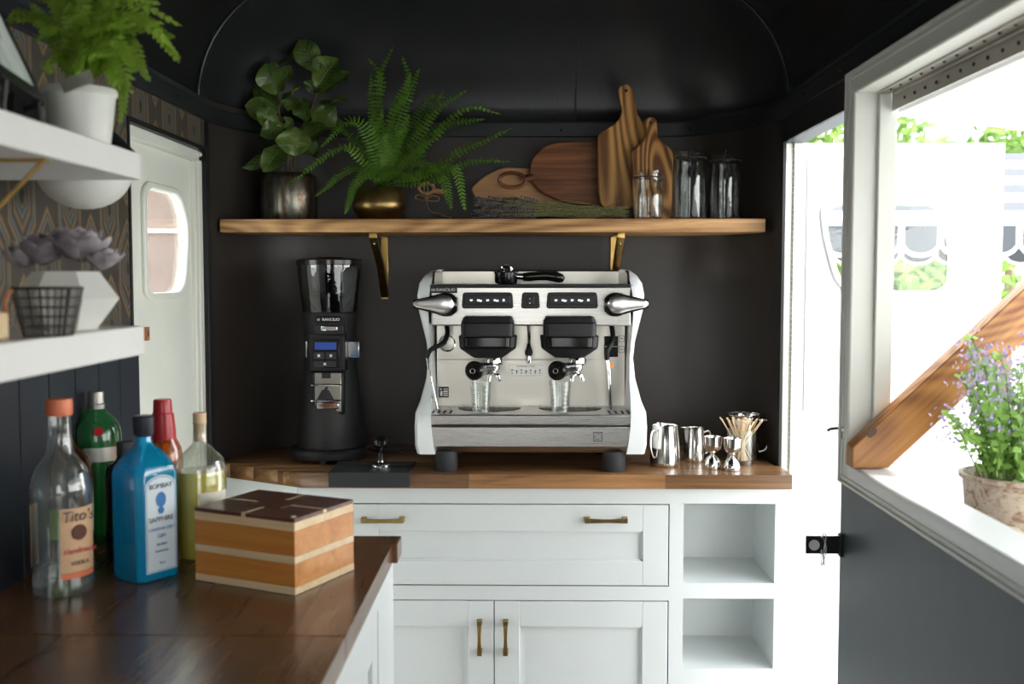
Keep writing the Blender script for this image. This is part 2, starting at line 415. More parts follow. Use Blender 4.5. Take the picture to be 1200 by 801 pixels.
# horizontal band round the interior
def bandstrip(z0, z1, t, pts):
    out = []
    for i, (x, y) in enumerate(pts):
        p0 = Vector(pts[max(i-1, 0)]); p1 = Vector(pts[min(i+1, len(pts)-1)]); d = (p1-p0).normalized(); nrm = Vector((d.y, -d.x))
        out.append([(x, y, z0), (x+nrm.x*t, y+nrm.y*t, z0), (x+nrm.x*t, y+nrm.y*t, z1), (x, y, z1)])
    return MB().loft(out)
pp = [(XL, YR)] + plan() + [(XR, YR)]
bd = bandstrip(1.838, 1.882, .012, pp).build('trim_4', M['band'], bevel=.003, angle=50); struct(bd)
bv = MB()
for x, y in ((.48, 3.18), (.10, 3.2), (.30, 3.2)):
    bv.sphere((x, y-.013, 1.858), .004, 8, 6)
for y in (2.6, 2.3, 2.0): bv.sphere((XR-.013, y, 1.862), .004, 8, 6); bv.sphere((XL+.013, y, 1.862), .004, 8, 6)
bv.build('screw', M['blackp'], bd)
# ---- left wall: wallpaper sheet + wainscot boards, doorway Y 2.335..2.838
DY0, DY1 = 2.300, 2.838; DZ = 1.756
wl = MB().box(XL-.04, XL, YR, DY0, 0, 1.90); wl.box(XL-.04, XL, DY0, DY1, DZ+.012, 1.90)
wl = struct(wl.build('wall_left', M['navy']))
MB().box(XL, XL+.002, YR, DY0, 1.29, 1.838).box(XL, XL+.002, DY0, DY1, DZ+.012, 1.838).build('wallpaper', M['wallpaper'], wl)
y = DY0; me = None
while y > YR+.05:
    if me is None:
        o = MB().box(XL, XL+.015, -.0532, .0532, 0, 1.292).build('board', M['navy'], wl, bevel=.0006, seg=1); me = o
    else:
        o = me.copy(); COL.objects.link(o); o.parent = wl
    o.location = (0, y-.055, 0); y -= .11
# black seal / casing round the left door
fr = MB().box(XL-.04, XL+.006, DY0-.010, DY0, 0, DZ+.012).box(XL-.04, XL+.008, DY1-.001, DY1+.012, 0, DZ+.012).box(XL-.04, XL+.008, DY0, DY1, DZ, DZ+.012)
struct(fr.build('trim_5', M['blackp'], bevel=.002))
# ---- left door (door_1)
d1 = sroot('door_1', 'cream painted side door with a rounded window, closed, in the left wall', 'door', (XL-.03, 2.58, 0))
fr = MB().box(XL-.035, XL-.004, DY0, DY0+.022, 0, DZ).box(XL-.035, XL-.004, DY1-.032, DY1, 0, DZ).box(XL-.035, XL-.004, DY0, DY1, DZ-.03, DZ)
fr.box(XL-.035, XL-.010, DY1-.050, DY1-.032, 0, DZ-.03)
fr.build('door_frame', M['doorcream'], d1, bevel=.004)
# leaf with a window hole: outline in (Y,Z)
def holed(outer, inner, ax, lo, hi):
    "slab between two outlines of equal length, in the plane ax=const"
    def P(p, d): return (d, p[0], p[1]) if ax == 'X' else (p[0], d, p[1])
    n = len(outer); vs = [P(p, lo) for p in outer] + [P(p, lo) for p in inner] + [P(p, hi) for p in outer] + [P(p, hi) for p in inner]
    fs = []
    for i in range(n):
        j = (i+1) % n
        fs += [(i, j, n+j, n+i), (2*n+i, 3*n+i, 3*n+j, 2*n+j), (n+i, n+j, 3*n+j, 3*n+i), (i, 2*n+i, 2*n+j, j)]
    return MB().add(vs, fs)
def ring_pts(poly, r, n=5):
    "round the corners of a polygon"
    out = []; m = len(poly)
    for i in range(m):
        a, b, c = Vector(poly[i-1]), Vector(poly[i]), Vector(poly[(i+1) % m])
        u = (a-b).normalized(); v = (c-b).normalized(); rr = min(r, (a-b).length*.48, (c-b).length*.48)
        for k in range(n+1):
            t = k/n; p = b+u*rr*(1-t)**2+v*rr*t*t if False else (b+u*rr)*(1-t)**2 + b*2*t*(1-t) + (b+v*rr)*t*t
            out.append((p.x, p.y))
    return out
def to_rect(ring, y0, y1, z0, z1):
    cy = sum(p[0] for p in ring)/len(ring); cz = sum(p[1] for p in ring)/len(ring); out = []
    n = len(ring)//4
    cs = []
    for p in ring:
        dy, dz = p[0]-cy, p[1]-cz
        ty = ((y1-cy)/dy if dy > 1e-9 else (y0-cy)/dy if dy < -1e-9 else 1e9); tz = ((z1-cz)/dz if dz > 1e-9 else (z0-cz)/dz if dz < -1e-9 else 1e9)
        t = min(ty, tz); cs.append([cy+dy*t, cz+dz*t])
    for c in ((y0, z0), (y1, z0), (y1, z1), (y0, z1)):     # snap nearest samples into the corners
        k = min(range(len(cs)), key=lambda i: (cs[i][0]-c[0])**2+(cs[i][1]-c[1])**2); cs[k] = list(c)
    return [tuple(c) for c in cs]
_k = 1.031
hole = [(y_*_k, 1.42+(z_-1.42)*_k) for y_, z_ in ring_pts([(2.372, 1.398), (2.372, 1.60), (2.40, 1.622), (2.60, 1.622), (2.655, 1.56), (2.655, 1.50), (2.625, 1.385), (2.40, 1.385)], .06)]
surr = [(c[0]+(c[0]-2.59)*.13, c[1]+(c[1]-1.51)*.13) for c in hole]
holed(to_rect(hole, DY0+.02, DY1-.05, 0, DZ-.03), hole, 'X', XL-.035, XL-.022).build('door_leaf', M['doorcream'], d1)
holed(surr, hole, 'X', XL-.024, XL-.012).build('window_surround', M['doorcream'], d1, bevel=.004)
MB().poly([(XL-.031, y, z) for y, z in hole], (.004, 0, 0)).build('pane', M['pane'], d1)
MB().box(XL-.022, XL-.010, 2.418, 2.436, 1.275, 1.306).build('latch_plate', M['leather'], d1)
MB().box(XL-.011, XL-.009, 2.424, 2.429, 1.284, 1.297).build('latch_slot', M['ink'], d1)
MB().cyl((XL+.0, DY1-.03, DZ-.012), (XL+.0, DY1-.015, DZ-.012), .006).build('door_catch', M['chrome'], d1)
# ---- right wall: doorway Y 2.18..2.835, window Y .45..2.14
WY0, WY1 = .45, 2.18; WZ0, WZ1 = 1.0, 1.83
RY0 = 2.185; RY1 = 2.832
wr = MB().box(.652, XR+.05, YR, RY0, 0, WZ0).box(XR, XR+.05, YR, RY1+.01, WZ1, 1.90)
wr.box(XR, XR+.05, YR, WY0, WZ0, WZ1).box(XR, XR+.05, WY1, RY1+.01, 1.775, WZ1)
wr = struct(wr.build('wall_right', M['slate']))
MB().box(XR-.006, XR, RY0-.0, RY1+.01, 1.775, 1.84).build('header', M['band'], wr, bevel=.002)
sb = MB()
for z in (.79, .55, .30): sb.sphere((.655, RY0-.004, z), .004, 8, 6)
sb.build('screw', M['blackp'], wr)
# hasp on the dark panel edge
hs = thing('hasp_latch', 'black metal hasp with wire clip on the edge of the dark lower panel', 'latch', (.65, RY0-.01, .86))
h0 = at(985, 638, 2.17)
hp = MB().box(h0.x-.072, h0.x, 2.168, 2.172, h0.z-.019, h0.z+.019)
hp.build('hasp_plate', M['blackp'], hs, bevel=.0015)
MB().lathe([(.011, -.0015), (.011, .0015)], (0, 0, 0), 14).xf(Matrix.Translation((h0.x-.055, 2.1675, h0.z)) @ Matrix.Rotation(PI/2, 4, 'X')).build('hasp_eye', M['doorwhite'], hs)
MB().box(h0.x-.004, h0.x+.008, 2.16, 2.178, h0.z-.024, h0.z+.024).build('hasp_bracket', M['blackp'], hs, bevel=.002)
ck = at(965, 632, 2.16)
MB().tube(spline([ck+Vector((-.004, 0, .004)), ck+Vector((0, -.003, .014)), ck+Vector((.005, 0, .005)), ck+Vector((.001, 0, -.03)), ck+Vector((.003, 0, -.055)), ck+Vector((-.004, 0, -.02)), ck+Vector((-.003, 0, -.055)), ck+Vector((.006, 0, -.02)), ck+Vector((-.002, 0, .01))], 5), .0012, 6).build('wire_clip', M['chrome'], hs)
# window 1: deep white frame
w1 = sroot('window_1', 'white framed serving window opening in the right wall', 'window', (XR, 1.3, WZ0))
FI = .648
fr = MB()
fr.box(FI, XR+.05, WY1-.045, WY1, WZ0, WZ1).box(FI, XR+.05, WY0, WY0+.045, WZ0, WZ1)
fr.build('jamb', M['frame'], w1, bevel=.004)
MB().box(FI, XR+.05, WY0+.045, WY1-.045, WZ1-.045, WZ1).build('head_rail', M['frame'], w1, bevel=.004)
MB().box(FI, XR+.05, WY0+.045, WY1-.045, WZ0, WZ0+.045).build('sill', M['doorwhite'], w1, bevel=.004)
st = MB()   # stepped moulding on the inner face
for o_, t_ in ((0, .006), (.010, .003)):
    y0, y1, z0, z1 = WY0+o_, WY1-o_, WZ0+o_, WZ1-o_
    for bx in ((y0, y1, z0, z0+.006), (y0, y1, z1-.006, z1), (y0, y0+.006, z0, z1), (y1-.006, y1, z0, z1)):
        st.box(FI-t_, FI+.001, *bx)
st.build('moulding', M['frame'], w1, bevel=.001)
st = MB(); i_ = .045
for bx in ((WY1-i_-.012, WY1-i_, WZ0+i_, WZ1-i_), (WY0+i_, WY0+i_+.012, WZ0+i_, WZ1-i_)):
    st.box(XR+.015, XR+.05, *bx)
st.build('stop_bead', M['frame'], w1, bevel=.002)
# piano hinge under the head rail
st = MB().box(XR+.008, XR+.034, WY0+.06, WY1-.060, WZ1-.0485, WZ1-.0455).box(XR+.038, XR+.041, WY0+.06, WY1-.060, WZ1-.083, WZ1-.0455)
y = WY0+.07
while y < WY1-.085: st.cyl((XR+.036, y, WZ1-.050), (XR+.036, y+.012, WZ1-.050), .0045, n=8); y += .0135
st.build('piano_hinge', M['dull'], w1)
st = MB(); y = WY0+.09
while y < WY1-.09: st.sphere((XR+.038, y, WZ1-.068), .0035, 8, 6); st.sphere((XR+.018, y+.02, WZ1-.049), .003, 8, 6); y += .052
st.build('hinge_screw', M['blackm'], w1)
c = at(986, 506, 2.17)
MB().box(FI-.003, FI+.010, 2.155, 2.192, c.z-.014, c.z+.014).build('latch_plate', M['chrome'], w1, bevel=.001)
MB().tube([(FI+.003, 2.185, c.z+.006), (FI-.014, 2.20, c.z+.002), (FI-.022, 2.20, c.z-.002)], .0035, 8).build('latch_pin', M['chrome'], w1)
# hatch panel raised outside over the window
ht = thing('serving_hatch', 'white hatch panel hinged up over the serving window outside', 'hatch', (XR+.05, 1.3, WZ1-.07))
def hz(x): return WZ1-.072-(x-.73)*.12
hb = MB()
hb.loft([[(.736, y, hz(.736)), (1.55, y, hz(1.55)), (1.55, y, hz(1.55)+.012), (.736, y, hz(.736)+.012)] for y in (WY0-.1, WY1-.02)])
hb.build('panel', M['doorwhite'], ht)
hb = MB()
for x0, x1, y0, y1 in ((.736, 1.55, WY1-.06, WY1-.02), (.736, .775, WY0-.1, WY1-.06), (1.51, 1.55, WY0-.1, WY1-.06), (.736, 1.55, .9, .94)):
    hb.loft([[(x0, y, hz(x0)-.012), (x1, y, hz(x1)-.012), (x1, y, hz(x1)), (x0, y, hz(x0))] for y in (y0, y1)])
hb.build('stiffener', M['doorwhite'], ht)
# wooden brace from sill to hatch
br = thing('diagonal_brace', 'orange-brown stained timber brace running up from the window sill', 'beam', (.66, 2.11, 1.05))
yf = 2.062
pA, pB, pC = at(999, 524, yf), at(1000, 541, yf), at(1042, 548, yf)
top = at(1200, 338, yf); d = (top-pA); d.y = 0; d.normalize()
L = .86; nrm = Vector((d.z, 0, -d.x))
wdt = (pC-pA).dot(nrm)
pA.y = pB.y = pC.y = yf
p2 = pA + d*L; p3 = p2 + nrm*wdt; pA2 = pA + d*.02
pB.z = WZ0+.047; pB.x = pA.x+.0; pC2 = pC.copy()
pM = Vector((FI+.035, yf, WZ0+.047))
o = MB().poly([pA, pB, pM, pC2, p3, p2], (0, .045, 0)).build('timber', M['brace'], br, bevel=.003)
# re-orient grain: bake mesh along local x
ang = math.atan2(d.z, d.x); mt = Matrix.Rotation(ang, 4, Vector((0, -1, 0)))
o.data.transform(mt.inverted()); o.matrix_local = mt
kn = at(1022, 507, yf)
MB().lathe([(.007, -.0004), (.007, .0004)], (0, 0, 0), 12, sx=1.7).xf(Matrix.Translation((kn.x, yf-.0002, kn.z)) @ Matrix.Rotation(-ang, 4, 'Y') @ Matrix.Rotation(PI/2, 4, 'X')).build('knot', M['knot'], br)
# ---- right door leaf swung outside (door_2)
d2 = sroot('door_2', 'white outer door with rounded window, swung open outside the right wall', 'door', (XR+.05, Y0, 0))
dx0, dx1 = .712, 1.262
hole = ring_pts([(.790, 1.60), (.84, 1.615), (1.085, 1.612), (1.112, 1.57), (1.130, 1.48), (1.126, 1.40), (1.10, 1.383), (.87, 1.383), (.83, 1.42), (.80, 1.52)][::-1], .05)
surr = [(c_[0]+(c_[0]-.97)*.09, c_[1]+(c_[1]-1.50)*.13) for c_ in hole]
ul = holed(to_rect(hole, dx0, dx1, 1.028, 1.775), hole, 'Y', Y0, Y0+.028).build('upper_leaf', M['doorwhite'], d2)
holed(surr, hole, 'Y', Y0-.008, Y0+.001).build('window_surround', M['doorwhite'], d2, bevel=.003)
MB().box(dx0, dx1-.001, Y0+.004, Y0+.026, 1.019, 1.029).build('split_filler', M['dull'], d2)  # grey strip added to close the gap between leaves, hiding the greenery behind
rg = [(c_[0]-(c_[0]-.97)*.02, c_[1]-(c_[1]-1.50)*.02) for c_ in hole]
holed(hole, rg, 'Y', Y0-.004, Y0+.02).build('window_gasket', M['dull'], d2)
MB().poly([(x, Y0+.010, z) for x, z in rg], (0, .004, 0)).build('pane', M['pane'], d2)
MB().box(dx0-.004, dx1, Y0, Y0+.028, .02, 1.020).build('lower_leaf', M['doorwhite'], d2, bevel=.004)
st = MB().box(dx0+.03, dx1-.03, Y0-.004, Y0, 1.735, 1.742).box(dx0+.03, dx0+.036, Y0-.004, Y0, 1.06, 1.735).box(dx1-.036, dx1-.03, Y0-.004, Y0, 1.06, 1.735)
st.build('bead', M['doorwhite'], d2)
# jamb + piano hinge at the back corner
jb = sroot('trim_6', 'white jamb of the right doorway with long piano hinge', 'trim', (XR, Y0, 0))
MB().box(XR+.004, XR+.026, Y0-.004, Y0+.03, 0, 1.775).build('jamb', M['doorcream'], jb, bevel=.002)
MB().box(XR-.004, XR+.004, Y0-.006, Y0+.012, 0, 1.79).build('seal', M['blackm'], jb, bevel=.001)
st = MB(); z = .02
while z < 1.765: st.cyl((XR+.026, Y0-.006, z), (XR+.026, Y0-.006, z+.013), .0045, n=8); z += .0145
st.build('piano_hinge', M['dull'], jb)
# dark edge strip at far corner of left wall
struct(MB().box(XL, XL+.010, DY1+.010, DY1+.022, 0, 1.838).build('trim_7', M['blackm']))

# ================================================================== OUTSIDE
def foliage(mb, c, rx, ry, rz, n, s, rnd):
    for _ in range(n):
        v = Vector((rnd.gauss(0, 1), rnd.gauss(0, 1), rnd.gauss(0, 1))); v.normalize(); v *= rnd.uniform(.55, 1.0)
        p = Vector((c[0]+v.x*rx, c[1]+v.y*ry, c[2]+v.z*rz))
        a = Vector((rnd.gauss(0, 1), rnd.gauss(0, 1), rnd.gauss(0, 1))).normalized(); b = a.orthogonal().normalized(); k = s*rnd.uniform(.6, 1.3)
        mb.add([p-a*k, p+b*k*.45, p+a*k, p-b*k*.45], [(0, 1, 2, 3)])
rnd = random.Random(3)
def tree(label, x, y, h, r, cz, n=2600, s=.10, name='garden_tree', cat='tree', grp=None):
    t = thing(name, label, cat, (x, y, -.4), group=grp)
    mb = MB()
    for k in range(6):
        foliage(mb, (x+rnd.uniform(-r, r)*.5, y+rnd.uniform(-r, r)*.5, cz+rnd.uniform(-h, h)*.4), r*.6, r*.6, h*.5, n//6, s, rnd)
    f = mb.build('foliage', M['tree'], t); f['kind'] = 'stuff'
    MB().tube([(x, y, -.4), (x+.05, y, cz*.5), (x, y, cz)], [.09, .07, .03], 8).build('trunk', M['bark'], t)
tree('leafy tree outside, showing between door jamb and window frame', 3.6, 11, 1.2, 1.3, 2.35)
tree('large leafy tree outside beyond the right edge of the open door', 5.6, 12.5, 1.0, 1.4, 2.75)
tree('low green shrub seen through the lower part of the open door window', 2.75, 8, 1.0, 1.0, .9, name='garden_shrub', cat='shrub')
tree('green shrub at the far right edge below the striped canopy', 4.5, 7.6, 1.1, .5, .95, name='garden_shrub', cat='shrub')
# striped canopy
cn = thing('striped_canopy', 'black and white striped canopy with scalloped valances outside behind the open door', 'canopy', (2.4, 5.6, -.4))
def valance(y, z1, h, x0, x1, p, nm_d, nm_w, ph=0):
    x = x0+ph
    while x < x1:
        wv = []; dk = []
        for k in range(9):
            u = k/8; xx = x+u*p; zb = z1-h*(.72+.28*math.sin(PI*u)**.6)
            wv.append((xx, zb))
        MB().poly([(x, y, z1)] + [(a_, y, b_) for a_, b_ in wv] + [(x+p, y, z1)], (0, .006, 0)).build(nm_w, M['stripew'], cn)
        iw = [(x+p*.5+(a_-x-p*.5)*.82, z1-.015+(b_-z1)*.80) for a_, b_ in wv]
        MB().poly([(iw[0][0], y-.004, z1-h*.12)] + [(a_, y-.004, b_) for a_, b_ in iw] + [(iw[-1][0], y-.004, z1-h*.12)], (0, .003, 0)).build(nm_d, M['striped'], cn)
        x += p
va = at(1000, 259, 5.6).z
valance(5.6, va, .19, 1.55, 3.4, .205, 'dark_scallop', 'white_scallop')
valance(6.4, at(1000, 281, 6.4).z, .15, 1.75, 3.9, .205, 'dark_scallop', 'white_scallop', .08)
st = MB(); sd = MB()
for k in range(8):
    y0_, y1_ = 5.6+k*.10, 5.7+k*.10
    def zz(y): return va+(y-5.6)*.55
    (st if k % 2 == 0 else sd).loft([[(x, y0_, zz(y0_)), (x, y1_, zz(y1_)), (x, y1_, zz(y1_)+.004), (x, y0_, zz(y0_)+.004)] for x in (1.55, 2.9, 3.6)])
st.build('white_stripe', M['stripew'], cn); sd.build('dark_stripe', M['striped'], cn)
for x, y in ((1.56, 5.62), (3.58, 5.62), (1.76, 6.4), (3.8, 6.4)):
    MB().cyl((x, y, -.4), (x, y, va-.02), .02, n=10).build('pole', M['stripew'], cn)
# neighbouring building through the left door window
nb = thing('brick_building', 'sunlit pinkish brick building seen through the left door window', 'building', (-4, 9, -.4))
MB().box(-6.0, -2.2, 9, 10.5, -.4, 2.30).build('wall', M['brick'], nb)
MB().box(-6.2, -2.0, 8.8, 10.7, 2.30, 2.42).build('roof', M['stripew'], nb)
MB().box(-6.0, -2.2, 8.97, 9.0, 1.80, 1.83).build('white_band', M['stripew'], nb)
tree('pale shrub outside the left door window', -2.75, 8.0, .9, .5, .70, n=900, name='garden_shrub', cat='shrub')
# ledge and planter outside the serving window
lg = thing('serving_ledge', 'outside ledge below the serving window that carries the planter', 'shelf', (.86, 1.5, .88))
MB().box(.733, .99, .6, 2.0, .868, .893).build('ledge_board', M['brace'], lg, bevel=.004)
for y in (.8, 1.85): MB().poly([(.733, y, .868), (.95, y, .868), (.733, y, .70)], (0, .03, 0)).build('ledge_bracket', M['blackp'], lg)
px_, py_ = .872, 1.885
pl = thing('tin_planter', 'weathered tin pot on the ledge outside the serving window', 'planter', (px_, py_, .893))
mb = MB().lathe([(.070, 0), (.072, .002), (.088, .165), (.094, .168), (.095, .176), (.088, .177), (.083, .15), (.001, .148)], (px_, py_, .894), 40, cap=False)
mb.build('pot', M['tin'], pl)
MB().lathe([(.082, .150), (.001, .158)], (px_, py_, .894), 20).build('soil', M['soil'], pl)
rs = MB()
rc = Vector((px_-.05, py_-.088, .965))
for r_ in (.010, .020, .030):
    rs.tube([rc+Vector((r_*math.cos(t*PI/8), -.001-.0*t, r_*math.sin(t*PI/8))) for t in range(17)], .0025, 6)
rs.build('relief_rosette', M['tin'], pl)
fp = thing('flowering_herb', 'green herb with small lilac flowers growing in the tin pot', 'plant', (px_, py_, 1.05))
rf = random.Random(11); st = MB(); lf = MB(); flw = MB()
for k in range(70):
    a_ = rf.uniform(0, 2*PI); r0 = rf.uniform(0, .06); r1 = r0+rf.uniform(.0, .085); h_ = rf.uniform(.07, .26)
    if r1 > .11: h_ *= .75
    b0 = Vector((px_+r0*math.cos(a_), py_+r0*math.sin(a_), 1.045)); b1 = Vector((px_+r1*math.cos(a_), py_+r1*math.sin(a_), 1.05+h_))
    if b1.x < .76: b1.x = .76+rf.uniform(0, .02)
    md = (b0+b1)/2+Vector((rf.uniform(-.01, .01), rf.uniform(-.01, .01), .02))
    cv = spline([b0, md, b1], 5); st.tube(cv, .0013, 5)
    for q in cv[2:]:
        for _ in range(3):
            v = Vector((rf.gauss(0, 1), rf.gauss(0, 1), rf.gauss(0, .6))).normalized(); s_ = rf.uniform(.009, .019)
            if q.x+v.x*s_ < .745: continue
            w_ = v.orthogonal().normalized()
            lf.add([q, q+v*s_*.5+w_*s_*.45, q+v*s_*1.1, q+v*s_*.5-w_*s_*.45], [(0, 1, 2, 3)])
    if h_ > .10:
        for _ in range(26):
            q = b1+Vector((rf.gauss(0, .011), rf.gauss(0, .011), rf.uniform(-.045, .03)))
            v = Vector((rf.gauss(0, 1), rf.gauss(0, 1), rf.gauss(0, 1))).normalized(); w_ = v.orthogonal().normalized(); s_ = .0042
            flw.add([q-v*s_, q+w_*s_, q+v*s_, q-w_*s_], [(0, 1, 2, 3)])
st.build('stem', M['greenstem'], fp)['kind'] = 'stuff'; lf.build('foliage', M['herb'], fp)['kind'] = 'stuff'; flw.build('blossom', M['lilac'], fp)['kind'] = 'stuff'

# ================================================================== WORKTOPS AND CABINETS
CT = .913; TH = .037
def clip(o, planes):
    bm = bmesh.new(); bm.from_mesh(o.data)
    for co, no in planes:
        bmesh.ops.bisect_plane(bm, geom=bm.verts[:]+bm.edges[:]+bm.faces[:], plane_co=WM[o.name].inverted() @ co, plane_no=no, clear_outer=True)
        ed = [e for e in bm.edges if e.is_boundary]
        if ed: bmesh.ops.holes_fill(bm, edges=ed)
    bm.to_mesh(o.data); n = len(bm.verts); bm.free(); return n
wt = thing('back_worktop', 'brown butcher-block worktop carrying the espresso machine', 'worktop', (CX, 2.9, CT-TH))
CF = 2.705; CXR = .682; CXL = XL+.004
chn = Vector((-(2.826-2.693), -.221, 0)).normalized()    # outward normal of the cut corner
planes = [(Vector((-.582, CF, 0)), chn)]
for k in range(1, 8):
    th = PI/2*k/8; cs, sn = math.cos(th), math.sin(th)
    for sg_ in (-1, 1):
        planes.append((Vector((CX+sg_*(.51+.2575*cs), Y0+.352*sn, 0)), Vector((sg_*cs/.2575, sn/.352, 0)).normalized()))
rw = random.Random(5); y = CF; k = 0
while y < YB-.012:
    y1 = min(y+.0455, YB-.008); x = CXL - rw.uniform(0, .35)
    while x < CXR:
        L_ = rw.uniform(.28, .52); x0, x1 = max(x, CXL), min(x+L_, CXR if y < 2.84 else XR-.012)
        if x1-x0 > .01:
            o = MB().box(x0, x1-.0003, y+.0001, y1-.0001, CT-TH, CT).build('stave', M['counter'], wt)
            if clip(o, planes) == 0: bpy.data.objects.remove(o)
        x += L_
    y = y1
wl2 = thing('left_worktop', 'dark brown glossy wooden worktop along the left wall, holding the bottles', 'worktop', (-.55, 1.2, CT-TH))
LX = -.257; x = LX; LE = 2.052
rw = random.Random(9)
while x > XL+.02:
    x0 = max(x-.088, XL+.013)
    for y0, y1 in ((1.4705, 1.985), (.55, 1.4660)):
        MB().box(x0+.0001, x-.0001, y0, y1-.0001, CT-TH, CT).build('stave', M['counterl'], wl2)
    x = x0
MB().box(XL+.013, -.247, 1.985, LE, CT-TH, CT).build('end_board', M['counterl'], wl2, bevel=.002)
MB().box(XL+.013, LX-.002, 1.4665, 1.470, CT-TH, CT-.003).build('joint', M['blackm'], wl2)

# back cabinet
CFY = 2.728    # face plane
cb = thing('base_cabinet', 'pale grey-white base cabinet under the back worktop with drawer, doors and open niches', 'cabinet', (.1, 2.9, 0))
zt = CT-TH
def P(px, py, Y=CFY): return at(px, py, Y)
xD0, xD1 = -.455, P(783, 640).x; zD1, zD0 = P(600, 591).z, P(600, 685).z
xN0, xN1 = P(801, 640).x, P(908, 640).x
zN = [(P(850, 683).z, P(850, 590).z), (P(850, 783).z, P(850, 701).z)]
zd1 = P(600, 704).z; zd0 = .12; xM = P(579, 750).x; xE = P(927, 600).x
ff = MB()
t_ = .02
def fbox(x0, x1, z0, z1, y0=0, y1=t_): ff.box(x0, x1, CFY+y0, CFY+y1, z0, z1)
fbox(-.60, xE, zD1+.003, zt)                       # top rail
fbox(xD0-.003, xD1+.003, zd1+.003, zD0-.003)                # mid rail
fbox(xD1+.003, xN0, 0.08, zD1+.003)
fbox(-.60, xD0-.003, .08, zD1+.003)
fbox(xN1, xE, .08, zD1+.003)
fbox(xN0, xN1, zN[0][1], zD1+.003); fbox(xN0, xN1, zN[1][1], zN[0][0]); fbox(xN0, xN1, .08, zN[1][0])
fbox(xD0-.003, xD1+.003, .08, zd0-.003)
ff.build('face_frame', M['cab'], cb)
bx = MB().box(-.60, -.58, CFY+t_, 3.10, .08, zt).box(xE-.016, xE, CFY+t_, 3.0, .08, zt).box(-.58, xE-.016, 3.08, 3.10, .08, zt).box(-.60, xE, CFY+.05, 3.1, .02, .08)
bx.build('carcass', M['cab'], cb)
MB().box(-.58, xN0-.02, CFY+t_+.006, CFY+t_+.02, .08, zt).build('gap_shade', M['blackm'], cb)  # black sheet behind the doors stands in for shade in their gaps
for z0, z1 in zN:
    ni = MB().box(xN0-.012, xN0, CFY+t_, 2.985, z0, z1).box(xN1, xN1+.006, CFY+t_, 2.985, z0, z1)
    ni.box(xN0-.012, xN1+.006, CFY+t_, 2.985, z0-.012, z0).box(xN0-.012, xN1+.006, CFY+t_, 2.985, z1, z1+.012).box(xN0-.012, xN1+.006, 2.985, 2.995, z0-.012, z1+.012)
    ni.build('niche', M['cab'], cb)
def shaker(name, x0, x1, z0, z1, sw, rwt, rwb, par, y=None):
    y = y or CFY
    r = MB().box(x0, x0+sw, y, y+.02, z0, z1).box(x1-sw, x1, y, y+.02, z0, z1).box(x0+sw, x1-sw, y+.0004, y+.02, z1-rwt, z1).box(x0+sw, x1-sw, y+.0004, y+.02, z0, z0+rwb)
    o = r.build(name, M['cab'], par, bevel=.0012)
    MB().box(x0+sw-.001, x1-sw+.001, y+.010, y+.016, z0+rwb-.001, z1-rwt+.001).build('panel', M['cab'], o)
    s = .004; i0, i1, k0, k1 = x0+sw, x1-sw, z0+rwb, z1-rwt
    MB().box(i0, i0+s, y+.004, y+.012, k0, k1).box(i1-s, i1, y+.004, y+.012, k0, k1).box(i0, i1, y+.004, y+.012, k0, k0+s).box(i0, i1, y+.004, y+.012, k1-s, k1).build('bead', M['cab'], o)
    return o
def pull(a, b, par, out=Vector((0, -.024, 0)), wdir=Vector((0, 0, 1))):
    a, b = Vector(a), Vector(b); u = (b-a).normalized(); mb = MB()
    for p, s in ((a, 1), (b, -1)):
        q = p+u*s*.0065
        mb.loft([[q+u*.0075*i+wdir*.0075*j for i, j in ((-1, -1), (1, -1), (1, 1), (-1, 1))],
                 [q+out*.35+u*.006*i+wdir*.006*j for i, j in ((-1, -1), (1, -1), (1, 1), (-1, 1))],
                 [q+out*.95+u*.0065*i+wdir*.0062*j for i, j in ((-1, -1), (1, -1), (1, 1), (-1, 1))]])
    n = 12; secs = []
    L_ = (b-a).length
    for k in range(n+1):
        t = k/n; c_ = a.lerp(b, t)+out*(.78+.22*math.sin(PI*t)) ; h = .0045+.0022*abs(2*t-1)**1.5
        secs.append([c_+wdir*h-out.normalized()*.003, c_-wdir*h-out.normalized()*.003, c_-wdir*h+out.normalized()*.002, c_+wdir*h+out.normalized()*.002])
    mb.loft(secs); return mb.build('handle', M['brassold'], par, bevel=.0008)
dr = shaker('drawer', xD0, xD1, zD0, zD1, .066, .070, .064, cb)
for a_, b_ in ((424, 474), (685, 735)):
    p, q = P(a_, 608), P(b_, 608); pull((p.x, CFY, p.z), (q.x, CFY, q.z), dr)
da = shaker('door', xD0, xM-.0015, zd0, zd1, .066, .068, .068, cb)
db = shaker('door', xM+.0015, xD1, zd0, zd1, .066, .068, .068, cb)
for xx, par in ((562, da), (592.5, db)):
    p, q = P(xx, 725), P(xx, 765); pull((p.x, CFY, p.z), (p.x, CFY, q.z), par, wdir=Vector((1, 0, 0)))
# angled end of the back cabinet by the left door
ce = thing('corner_cabinet', 'pale cabinet end under the cut corner of the back worktop', 'cabinet', (-.7, 2.9, 0))
MB().poly([(-.602, CFY+.004, .02), (-.80, CFY+.125, .02), (-.825, CFY+.125, .02), (-.80, 2.99, .02), (-.602, 3.0, .02)], (0, 0, zt-.02)).build('carcass', M['cab'], ce)
